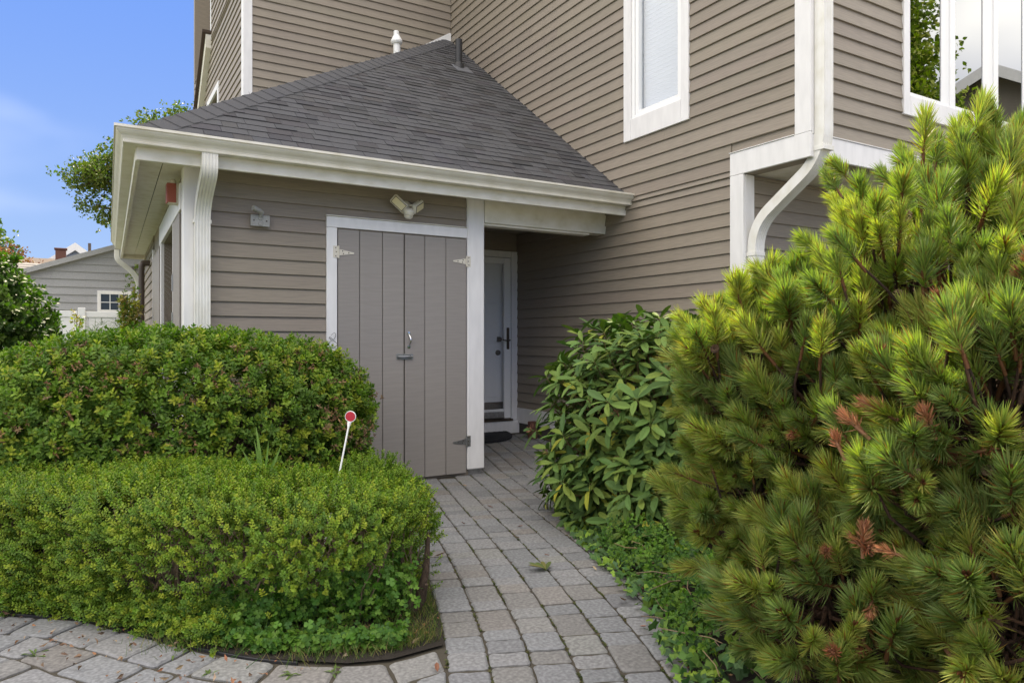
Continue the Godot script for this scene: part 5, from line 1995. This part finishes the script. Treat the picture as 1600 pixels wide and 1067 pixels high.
	for k in 5:
		var mb := MB.new()
		mb.col = [Color(0.10, 0.13, 0.04), Color(0.16, 0.15, 0.05), Color(0.09, 0.12, 0.035)][k % 3]
		var a := -0.9 + k * 0.5
		leaf(mb, Transform3D(Basis(Vector3.UP, a) * Basis(Vector3.RIGHT, -PI / 2 + 0.16), Vector3(0, 0.003 * k, 0)), 0.095 - 0.008 * (k % 3), 0.026, 0.5, -0.05, [Vector2(0, 0.1), Vector2(0.2, 0.6), Vector2(0.5, 1.0), Vector2(0.85, 0.7), Vector2(1, 0)])
		put("leaf", mb, M.glossy_leaf, sprg)
	# green weeds in the joints of the apron
	var wm2 := []
	for k in 2:
		wm2.append(sprig(4, 0.03, 0.028, 0.012, 1.6, 500 + k, [Color(1, 1, 1), Color(0.85, 0.9, 0.8)]))
	rng.seed = 93
	for q in [[Vector2(-0.16, 2.36), 7, "flat green weed between the apron pavers at the photo's left edge"], [Vector2(0.30, 2.62), 5, "weed sprouting against the edging, leftmost of those along it"], [Vector2(0.62, 3.0), 6, "weed in a paver joint below the middle of the edging"], [Vector2(0.75, 3.06), 7, "weed against the end of the edging by the clover"], [Vector2(0.36, 2.86), 4, "small weed in a joint one paver out from the edging"]]:
		var w := thing("joint_weed", q[2], "weed", Vector3(q[0].x, 0.0, q[0].y), "weeds sprouting between the apron pavers")
		var mb := MB.new()
		for k in q[1]:
			var d := Vector3(rng.randfn(), 0.6, rng.randfn())
			mb.col = Color(0.13, 0.19, 0.05) * rng.randf_range(0.8, 1.2)
			leaf(mb, leaf_frame(Vector3(rng.randfn() * 0.01, 0.001, rng.randfn() * 0.01), d, Vector3.UP), rng.randf_range(0.025, 0.05), 0.010, 0.3, 0.5, DIAMOND)
		put("leaves", mb, M.leaf, w)


# ------------------------------------------------------------------ trees and shrubs in the distance
func leafy_tree(called: String, label: String, category: String, base: Vector3, blobs: Array, count: int, leaf_len: float, cols: Array, sd: int, trunk_r: float, fill := 0.25) -> Node3D:
	rng.seed = sd
	var t := thing(called, label, category, base)
	var me := []
	for k in 3:
		var mb := MB.new()
		for j in 5:
			var d := (rv() + Vector3.UP * 0.2).normalized()
			mb.col = Color(1, 1, 1) * rng.randf_range(0.85, 1.15)
			leaf(mb, leaf_frame(d * leaf_len * 0.35, d, Vector3.UP + rv() * 0.7), leaf_len * rng.randf_range(0.7, 1.1), leaf_len * 0.62, 0.25, 0.25, [Vector2(0, 0.1), Vector2(0.35, 1.0), Vector2(0.7, 0.7), Vector2(1, 0)])
		me.append(mb.mesh())
	var wood := MB.new()
	var top: Vector3 = Vector3.ZERO
	var total := 0.0
	for b in blobs:
		top += b[0]
		total += b[1].x * b[1].y * b[1].z
	top /= blobs.size()
	tube(wood, [Vector3(0, -0.1, 0), Vector3(top.x * 0.1, top.y * 0.3, top.z * 0.1), Vector3(top.x * 0.4, top.y * 0.6, top.z * 0.4), Vector3(top.x, top.y * 0.95, top.z)], [trunk_r, trunk_r * 0.8, trunk_r * 0.6, trunk_r * 0.25], 8)
	put("trunk", wood, M.bark, t)
	var limbs := MB.new()
	var spots := []
	var bump := noise3(0.55 / leaf_len * 0.12, sd + 1)
	for b in blobs:
		var c: Vector3 = b[0]
		var r: Vector3 = b[1]
		var s := Vector3(top.x * 0.25, minf(top.y * 0.5, c.y * 0.7), top.z * 0.25)
		tube(limbs, [s, s.lerp(c, 0.5) + Vector3(0, 0.1, 0) * c.y, c], [trunk_r * 0.45, trunk_r * 0.28, trunk_r * 0.1], 6)
		var n := maxi(12, int(count * r.x * r.y * r.z / total))
		var clumps := []
		for i in maxi(3, n / 26):
			var p := c + rv() * r * pow(rng.randf(), 0.4)
			clumps.append(p)
			tube(limbs, [c.lerp(p, 0.1), c.lerp(p, 0.6) + rv() * 0.05, p], [trunk_r * 0.10, trunk_r * 0.06, trunk_r * 0.02], 4, false)
		for i in n:
			var p: Vector3 = clumps[rng.randi() % clumps.size()]
			p += Vector3(rng.randfn(), rng.randfn() * 0.6, rng.randfn()) * leaf_len * 2.3
			spots.append(Transform3D(aim(rv() + Vector3.UP * 0.4, rng.randf() * TAU, rng.randf_range(0.7, 1.2)), p))
	put("limbs", limbs, M.bark, t)
	split_many("crown", me, M.leaf, spots, tones_of(cols, 89), t)
	return t


func build_background() -> void:
	# dense dark shrub at the left
	rng.seed = 101
	var meshes := []
	for k in 3:
		meshes.append(sprig(4, 0.09, 0.062, 0.034, 1.0, 600 + k, [Color(1, 1, 1), Color(0.85, 0.9, 0.9), Color(1.15, 1.15, 1.0)], [Vector2(0, 0.1), Vector2(0.4, 1.0), Vector2(0.75, 0.8), Vector2(1, 0)]))
	var sh := thing("dark_shrub", "tall rounded shrub with dark glossy leaves behind the azalea, before the grey gable", "shrub")
	var sp := []
	for q in shell(4600, Vector3(-0.98, 0.95, -2.15), Vector3(0.76, 1.02, 0.85), 2.2, 0.70, noise3(1.6, 103), 0.18, null, 9.0, 0.05):
		var dir: Vector3 = q[1] + Vector3.UP * 0.3 + rv() * 0.5
		sp.append(Transform3D(aim(dir, rng.randf() * TAU, rng.randf_range(0.75, 1.2)), q[0] - dir.normalized() * 0.06))
	split_many("foliage", meshes, M.leaf, sp, tones_of([Color(0.075, 0.135, 0.026), Color(0.055, 0.105, 0.024), Color(0.11, 0.175, 0.03)], 79), sh)
	var sb := MB.new()
	for i in 26:
		var b := Vector3(-0.98 + rng.randfn() * 0.15, 0, -2.15 + rng.randfn() * 0.15)
		var e := Vector3(-0.98, 0.95, -2.15) + rv() * Vector3(0.7, 0.8, 0.7)
		tube(sb, [b, b.lerp(e, 0.5) + rv() * 0.08, e], [0.02, 0.012, 0.005], 5, false)
	put("branches", sb, M.bark, sh)
	# low feathery shrub and yellow-tipped plants by the fence
	var fe := thing("feathery_shrub", "low feathery green shrub between the white fence and the wing", "shrub")
	var fm := MB.new()
	rng.seed = 105
	fm.col = Color(1, 1, 1)
	for i in 22:
		var d := Vector3(rng.randfn() * 0.5, 0.5, rng.randfn() * 0.5).normalized()
		leaf(fm, leaf_frame(Vector3.ZERO, d, Vector3.UP), rng.randf_range(0.10, 0.2), 0.007, 0.2, 0.6, DIAMOND)
	var fs := []
	for q in shell(420, Vector3(0.30, 0.62, -4.4), Vector3(0.55, 0.76, 0.45), 2.0, 0.5, noise3(2, 107), 0.3):
		fs.append(Transform3D(aim(q[1] + Vector3.UP * 0.5, rng.randf() * TAU, rng.randf_range(0.8, 1.3)), q[0]))
	many("foliage", fm.mesh(), M.leaf, fs, tones_of([Color(0.10, 0.17, 0.04), Color(0.14, 0.20, 0.05)], 41), fe)
	var fst := MB.new()
	for i in 10:
		tube(fst, [Vector3(0.22, 0, -4.4), Vector3(0.22 + rng.randfn() * 0.25, 0.9, -4.4 + rng.randfn() * 0.2)], [0.012, 0.004], 4, false)
	put("stems", fst, M.twig, fe)
	var k2 := 0
	for q in [[Vector3(0.42, 0, -3.55), 1.72, "tall plant with yellow and pink-tipped leaves beside the far downspout", 90], [Vector3(-0.06, 0, -3.85), 1.50, "slender yellow-green plant in front of the white fence", 46], [Vector3(0.22, 0, -3.3), 1.26, "low plant with pale yellow flower heads above the azalea", 60]]:
		var pl := thing("yellow_plant", q[2], "plant")
		var st := MB.new()
		rng.seed = 110 + k2
		var xs := []
		var stems := 4 if k2 != 1 else 2
		for s in stems:
			var b: Vector3 = q[0] + Vector3(rng.randfn() * 0.05, 0, rng.randfn() * 0.05)
			var e: Vector3 = q[0] + Vector3(rng.randfn() * 0.05, q[1] * rng.randf_range(0.86, 1.0), rng.randfn() * 0.05)
			tube(st, [b, e], [0.008, 0.003], 5, false)
			for i in q[3]:
				var t := rng.randf_range(0.45, 1.0)
				xs.append(Transform3D(aim(Vector3.UP * 0.5 + rv(), rng.randf() * TAU, rng.randf_range(0.8, 1.6)), b.lerp(e, t) + rv() * 0.035))
		put("stems", st, M.twig, pl)
		many("leaves", sprig(2, 0.03, 0.045, 0.02, 1.2, 620 + k2, [Color(1, 1, 1), Color(1.0, 0.9, 0.7)]), M.leaf, xs, tones_of([Color(0.38, 0.36, 0.05), Color(0.22, 0.30, 0.05), Color(0.42, 0.34, 0.14), Color(0.15, 0.24, 0.05)], 37), pl)
		k2 += 1
	# white vinyl fence
	var fence := thing("vinyl_fence", "white vinyl privacy fence with a flat top rail behind the shrubs", "fence")
	var fx := Transform3D(Basis(Vector3.UP, 0.0), Vector3(0, 0, -7.2))
	var y := 1.0
	fput("rail", M.white_plastic, fence, fx, -3.2, 1.55, 1.52, 1.61, -0.03, 0.03)
	fput("rail", M.white_plastic, fence, fx, -3.2, 1.55, 0.08, 0.2, -0.03, 0.03)
	for i in 26:
		var x := -3.2 + i * 0.18
		fput("picket", M.white_plastic, fence, fx, x + 0.003, x + 0.177, 0.15, 1.525, -0.012, 0.012)
	for x in [-3.25, -1.65, -0.05, 1.58]:
		fput("post", M.white_plastic, fence, fx, x - 0.05, x + 0.05, 0.0, 1.66, -0.055, 0.055)
	build_neighbours()
	# trees behind
	leafy_tree("maple_tree", "maple tree rising behind the wing roof against the blue sky", "tree", Vector3(2.6, 0, -12.6), [
		[Vector3(-1.0, 4.9, 0.6), Vector3(0.9, 0.85, 0.9)], [Vector3(-2.35, 4.65, 0.7), Vector3(0.80, 0.42, 0.7)], [Vector3(-1.9, 5.25, 0.6), Vector3(0.6, 0.35, 0.6)], [Vector3(-1.5, 3.75, 0.6), Vector3(0.75, 0.38, 0.6)], [Vector3(-2.1, 3.95, 0.7), Vector3(0.50, 0.22, 0.4)], [Vector3(-0.2, 5.6, 0.6), Vector3(0.8, 0.5, 0.7)], [Vector3(-1.3, 5.75, 0.6), Vector3(0.5, 0.35, 0.5)], [Vector3(-0.5, 6.05, 0.9), Vector3(0.6, 0.28, 0.5)], [Vector3(-1.55, 2.45, 1.2), Vector3(0.35, 0.30, 0.3)], [Vector3(0.6, 4.5, 0.3), Vector3(1.2, 1.2, 1.0)]],
		14000, 0.066, [Color(0.12, 0.16, 0.035), Color(0.085, 0.125, 0.03), Color(0.17, 0.19, 0.045)], 121, 0.20)
	leafy_tree("broad_tree", "large green tree at the far left beyond the roofs", "tree", Vector3(-6.2, 0, -33), [
		[Vector3(0, 5.0, 0), Vector3(3.4, 1.9, 2.4)], [Vector3(2.0, 4.6, 0.3), Vector3(1.9, 1.0, 1.5)], [Vector3(3.6, 4.0, 0.3), Vector3(0.9, 0.7, 1.0)], [Vector3(-2, 4.5, 0), Vector3(2, 1.6, 2)]],
		5200, 0.20, [Color(0.10, 0.15, 0.03), Color(0.13, 0.17, 0.03), Color(0.07, 0.11, 0.025)], 131, 0.4)
	leafy_tree("red_maple", "small red-leaved tree showing over the shrub at the left edge", "tree", Vector3(-2.7, 0, -23.7), [
		[Vector3(0, 3.6, 0), Vector3(1.1, 0.75, 0.8)], [Vector3(0.4, 3.1, 0), Vector3(0.7, 0.5, 0.6)]],
		900, 0.11, [Color(0.23, 0.075, 0.05), Color(0.30, 0.12, 0.07)], 141, 0.12)
	# tree and house across the forecourt, mirrored in the upper windows
	leafy_tree("street_tree", "tall leafy tree across the forecourt, mirrored in the upper windows", "tree", Vector3(14.1, 0, 7.7), [
		[Vector3(0, 5.0, 0), Vector3(1.15, 1.6, 1.1)], [Vector3(0.1, 7.2, 0), Vector3(0.95, 1.5, 0.95)], [Vector3(-0.1, 6.1, 0.1), Vector3(1.05, 1.3, 1.0)], [Vector3(-0.2, 8.6, 0), Vector3(0.7, 0.9, 0.7)]],
		5200, 0.12, [Color(0.24, 0.30, 0.04), Color(0.32, 0.36, 0.05), Color(0.16, 0.21, 0.04)], 151, 0.22)


func gable_house(called: String, label: String, at: Vector3, w: float, eave: float, peak: float, depth: float, wall: Material, roof: Material, over := 0.25, turn := 0.0) -> Node3D:   # gable end faces +z, ridge along z
	var h := thing(called, label, "house", at)
	h.rotation.y = turn
	var m := MB.new()
	prism(m, PackedVector2Array([Vector2(-w / 2, 0), Vector2(w / 2, 0), Vector2(w / 2, eave), Vector2(0, peak), Vector2(-w / 2, eave)]), -depth, 0.0)
	put("wall", m, wall, h)
	var slope := (peak - eave) / (w / 2)
	for s in [-1.0, 1.0]:
		var r := MB.new()
		var x: float = (w / 2 + over) * s
		var yb := eave - over * slope
		var pts := PackedVector2Array([Vector2(0, peak + 0.02), Vector2(x, yb + 0.02), Vector2(x, yb + 0.16), Vector2(0, peak + 0.18)])
		if s > 0:
			prism(r, pts, -depth - 0.2, over)
		else:
			pts.reverse()
			prism(r, pts, -depth - 0.2, over)
		put("roof", r, roof, h)
		var b := MB.new()
		var pb := PackedVector2Array([Vector2(0, peak - 0.13), Vector2(x, yb - 0.13), Vector2(x, yb + 0.17), Vector2(0, peak + 0.19)])
		if s < 0:
			pb.reverse()
		prism(b, pb, over + 0.001, over + 0.04)
		put("rake_board", b, M.trim, h)
	return h


func build_neighbours() -> void:
	# grey shingled gable beyond the fence
	var gz := -13.1
	var gx := 2.15
	var slope := 0.365
	var peak := 3.86
	var half := 4.2
	var h := thing("grey_house", "grey shingled gable house with a small white-framed window beyond the fence", "house", Vector3(gx, 0, gz))
	h.rotation.y = deg_to_rad(-3.0)
	var m := MB.new()
	prism(m, PackedVector2Array([Vector2(-half, 0), Vector2(half, 0), Vector2(half, peak - slope * half), Vector2(0, peak), Vector2(-half, peak - slope * half)]), -7.0, 0.0)
	var wall := put("wall", m, M.neighbour_shingle, h)
	var expo := 0.172
	var y := 0.3
	rng.seed = 161
	while y < peak - 0.15:
		var reach := minf(half, (peak - y - expo * 0.5) / slope)
		var x := -reach
		while x < reach:
			var x2 := minf(x + rng.randf_range(0.6, 1.6), reach)
			if x < 0.9:
				var mb := MB.new()
				var t := rng.randf_range(0.93, 1.05)
				mb.col = Color(t, t, t)
				mb.xf = Transform3D(Basis(Vector3(0, 0, 1), Vector3(0, 1, 0), Vector3(-1, 0, 0)), Vector3.ZERO)
				prism(mb, PackedVector2Array([Vector2(0.001, y), Vector2(0.030, y), Vector2(0.030, y + 0.008), Vector2(0.006, y + expo), Vector2(0.001, y + expo)]), -x2 + 0.002, -x)
				if not (y + expo > 1.55 and y < 2.42 and x2 > -1.95 and x < -1.15):
					put("shingle_course", mb, M.neighbour_shingle, wall)
				else:
					put("shingle_course", mb, M.neighbour_shingle, wall)
			x = x2
		y += expo
	for s in [-1.0, 1.0]:
		var r := MB.new()
		var xx: float = (half + 0.3) * s
		var yb := peak - slope * (half + 0.3)
		var pts := PackedVector2Array([Vector2(0, peak + 0.01), Vector2(xx, yb + 0.01), Vector2(xx, yb + 0.06), Vector2(0, peak + 0.06)])
		if s < 0:
			pts.reverse()
		prism(r, pts, -7.2, 0.10)
		put("roof", r, M.light_roof, h)
		var b := MB.new()
		var pb := PackedVector2Array([Vector2(0, peak - 0.05), Vector2(xx, yb - 0.05), Vector2(xx, yb + 0.065), Vector2(0, peak + 0.065)])
		if s < 0:
			pb.reverse()
		prism(b, pb, 0.101, 0.13)
		put("rake_board", b, M.neighbour_shingle, h)
	var w := fput("window", M.trim, h, Transform3D.IDENTITY, -1.92, -1.85, 1.5, 2.30, 0.0, 0.06)
	fput("frame", M.trim, w, Transform3D.IDENTITY, -1.31, -1.24, 1.5, 2.30, 0.0, 0.06)
	fput("frame", M.trim, w, Transform3D.IDENTITY, -1.849, -1.311, 2.22, 2.30, 0.0, 0.06)
	fput("sill", M.trim, w, Transform3D.IDENTITY, -1.849, -1.311, 1.47, 1.53, 0.0, 0.075)
	fput("pane", M.dark_glass, w, Transform3D.IDENTITY, -1.849, -1.311, 1.531, 2.219, 0.032, 0.036, 0.0)
	for x in [-1.67, -1.49]:
		fput("muntin", M.trim, w, Transform3D.IDENTITY, x - 0.008, x + 0.008, 1.87, 2.219, 0.037, 0.05, 0.0)
	fput("muntin", M.trim, w, Transform3D.IDENTITY, -1.849, -1.311, 2.03, 2.046, 0.037, 0.051, 0.0)
	fput("meeting_rail", M.trim, w, Transform3D.IDENTITY, -1.849, -1.311, 1.83, 1.869, 0.037, 0.054, 0.0)
	fput("wall_lamp", M.bronze, h, Transform3D.IDENTITY, -1.24, -1.14, 2.78, 2.86, 0.03, 0.10)
	# its pale front roof, further left, and a pole behind
	var wing := thing("low_house", "low house with a pale sunlit shingle roof beside the grey gable", "house", Vector3(-3.2, 0, -17.6))
	var wm := MB.new()
	wm.xf = Transform3D(Basis(Vector3.UP, PI / 2), Vector3.ZERO)
	box(wm, Vector3(0.0, 0, -3.4), Vector3(4.0, 2.55, 3.4), 0.0)
	put("wall", wm, M.neighbour_shingle, wing)
	var wr := MB.new()
	oquad(wr, Vector3(-3.6, 2.5, 0.3), Vector3(3.6, 2.5, 0.3), Vector3(3.6, 3.42, -2.0), Vector3(-3.6, 3.42, -2.0), Vector3.UP)
	oquad(wr, Vector3(-3.6, 2.5, -4.3), Vector3(3.6, 2.5, -4.3), Vector3(3.6, 3.42, -2.0), Vector3(-3.6, 3.42, -2.0), Vector3.UP)
	oquad(wr, Vector3(-3.6, 2.5, 0.3), Vector3(-3.6, 3.42, -2.0), Vector3(-3.6, 2.5, -4.3), Vector3(-3.6, 2.5, -4.3), Vector3.LEFT)
	oquad(wr, Vector3(3.6, 2.5, 0.3), Vector3(3.6, 3.42, -2.0), Vector3(3.6, 2.5, -4.3), Vector3(3.6, 2.5, -4.3), Vector3.RIGHT)
	oquad(wr, Vector3(-3.6, 2.48, 0.3), Vector3(3.6, 2.48, 0.3), Vector3(3.6, 2.48, -4.3), Vector3(-3.6, 2.48, -4.3), Vector3.DOWN)
	var lr := put("roof", wr, M.light_roof, wing)
	for k in 12:
		var t := k / 12.0
		var z := 0.3 - 2.3 * t
		var yy := 2.5 + 0.92 * t
		var x := -3.6
		while x < 3.6:
			var x2 := minf(x + rng.randf_range(0.35, 0.9), 3.6)
			var sm := MB.new()
			var tn := rng.randf_range(0.8, 1.25)
			sm.col = Color(tn, tn, tn)
			sm.quad(Vector3(x, yy + 0.025, z), Vector3(x2, yy + 0.025, z), Vector3(x2, yy + 0.09, z - 0.20), Vector3(x, yy + 0.09, z - 0.20))
			sm.quad(Vector3(x, yy - 0.005, z), Vector3(x2, yy - 0.005, z), Vector3(x2, yy + 0.025, z), Vector3(x, yy + 0.025, z))
			put("shingle", sm, M.light_roof, lr)
			x = x2
	var pole := MB.new()
	tube(pole, [Vector3(0, 0, 0), Vector3(0, 3.98, 0)], [0.045, 0.045], 8)
	var po := put("pole", pole, M.brown_metal)
	po.position = Vector3(0.115, 0, -21.2)
	po.scale = Vector3(1, 1.08, 1)
	tag(po, "thin brown pole rising behind the grey gable's roof", "pole")
	var dk := thing("brown_roofed_house", "house with a low dark brown roof and brick chimney at the far left", "house", Vector3(-4.0, 0, -27.0))
	var dm := MB.new()
	box(dm, Vector3(-4.5, 0, -5), Vector3(3.6, 3.7, 0), 0.0)
	put("wall", dm, M.far_grey, dk)
	var dr := MB.new()
	dr.xf = Transform3D(Basis(Vector3(0, 0, 1), Vector3(0, 1, 0), Vector3(-1, 0, 0)), Vector3.ZERO)
	prism(dr, PackedVector2Array([Vector2(0.4, 3.65), Vector2(-2.5, 4.55), Vector2(-5.4, 3.65)]), -3.8, 4.7)
	var dro := put("roof", dr, M.brown_roof, dk)
	var cm := MB.new()
	box(cm, Vector3(2.98, 3.9, -1.3), Vector3(3.34, 4.78, -0.95), 0.01)
	box(cm, Vector3(2.94, 4.78, -1.34), Vector3(3.38, 4.84, -0.91), 0.01)
	put("chimney", cm, M.brick, dro)
	var bh := gable_house("blue_house", "pale blue gable with white rake boards and an attic louvre, far behind", Vector3(-0.37, 0, -30.0), 2.6, 4.15, 5.12, 6.0, M.blue_siding, M.brown_roof, 0.12)
	var lv := fput("attic_louvre", M.trim, bh, Transform3D.IDENTITY, -0.22, 0.22, 4.36, 4.74, 0.0, 0.05)
	for i in 6:
		fput("slat", M.white_plastic, lv, Transform3D.IDENTITY, -0.18, 0.18, 4.39 + i * 0.055, 4.425 + i * 0.055, 0.051, 0.065)
	# taupe gable house across the forecourt, mirrored in the upper windows
	var fh := gable_house("opposite_house", "taupe clapboard gable house across the forecourt, mirrored in the upper windows", Vector3(22.0, 0, 9.6), 6.4, 6.9, 8.7, 8.0, M.siding, M.brown_roof, 0.5, deg_to_rad(-115))
	for i in 46:
		fput("clapboard", M.siding, fh, Transform3D.IDENTITY, -3.49, 3.49, 0.5 + i * 0.128, 0.60 + i * 0.128, 0.001, 0.022, 0.0)


# ------------------------------------------------------------------ sky
func sky_picture() -> ImageTexture:      # a blue sky with thin wisps; bright cloud banks added to fill the shade
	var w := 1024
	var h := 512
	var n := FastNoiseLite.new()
	n.seed = 1122  # chosen so the added banks stay clear of the view
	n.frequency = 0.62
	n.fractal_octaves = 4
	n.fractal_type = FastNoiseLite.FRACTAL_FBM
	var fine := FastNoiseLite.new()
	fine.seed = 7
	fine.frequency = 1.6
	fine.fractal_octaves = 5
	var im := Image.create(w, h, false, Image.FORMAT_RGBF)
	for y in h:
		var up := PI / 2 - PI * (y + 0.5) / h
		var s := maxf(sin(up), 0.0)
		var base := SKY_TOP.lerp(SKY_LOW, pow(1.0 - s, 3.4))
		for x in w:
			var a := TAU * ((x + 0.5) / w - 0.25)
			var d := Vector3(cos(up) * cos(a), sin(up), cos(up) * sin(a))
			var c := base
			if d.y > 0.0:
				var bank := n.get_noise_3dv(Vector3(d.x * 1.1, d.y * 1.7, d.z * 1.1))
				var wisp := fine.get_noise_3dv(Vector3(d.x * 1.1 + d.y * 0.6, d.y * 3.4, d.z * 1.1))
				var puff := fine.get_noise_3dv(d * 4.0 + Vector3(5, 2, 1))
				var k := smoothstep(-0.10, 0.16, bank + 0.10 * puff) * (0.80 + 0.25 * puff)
				k *= smoothstep(0.16, 0.36, d.y)      # the added banks thin out towards the hazy horizon
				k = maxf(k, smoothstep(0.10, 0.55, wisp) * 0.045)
				c = c.lerp(SKY_FILL_CLOUD, clampf(k, 0.0, 1.0))
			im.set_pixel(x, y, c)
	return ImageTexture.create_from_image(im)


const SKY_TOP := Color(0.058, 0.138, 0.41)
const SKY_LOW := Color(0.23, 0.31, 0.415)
const SKY_FILL_CLOUD := Color(1.58, 1.47, 1.31)  # brightened and warmed to fill and neutralise the shade


func _ready() -> void:
	# camera
	var cam := Camera3D.new()
	cam.name = "camera"
	cam.position = Vector3(0, 1.15, 5.52)
	cam.rotation_degrees = Vector3(0, -30.75, 0)
	cam.fov = 50.87
	cam.near = 0.05
	cam.far = 1200
	add_child(cam)
	cam.current = true
	# sky and exposure
	var we := WorldEnvironment.new()
	we.name = "world"
	var e := Environment.new()
	e.background_mode = Environment.BG_SKY
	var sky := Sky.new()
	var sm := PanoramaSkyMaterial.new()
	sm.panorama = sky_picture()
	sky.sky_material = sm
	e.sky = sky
	e.background_energy_multiplier = 1.0
	e.tonemap_mode = Environment.TONE_MAPPER_LINEAR
	e.tonemap_exposure = 2.35
	e.sdfgi_enabled = true
	e.ssao_enabled = true
	e.ssil_enabled = true
	we.environment = e
	add_child(we)
	# sun: high behind the house
	var sun := DirectionalLight3D.new()
	sun.name = "sun"
	sun.light_energy = 1.6
	sun.light_color = Color(1.0, 0.93, 0.82)
	sun.light_angular_distance = 0.5
	sun.shadow_enabled = true
	var el := deg_to_rad(52.0)
	var to_sun := Vector3(0.26 * cos(el), sin(el), -0.965 * cos(el))
	sun.look_at_from_position(to_sun * 50.0, Vector3.ZERO)
	add_child(sun)

	rng.seed = 1
	make_materials()
	build_ground()
	build_house()
	build_background()
	build_boxwood()
	build_azalea()
	build_rhododendron()
	build_pine()
	build_ground_cover()
	build_fixtures()
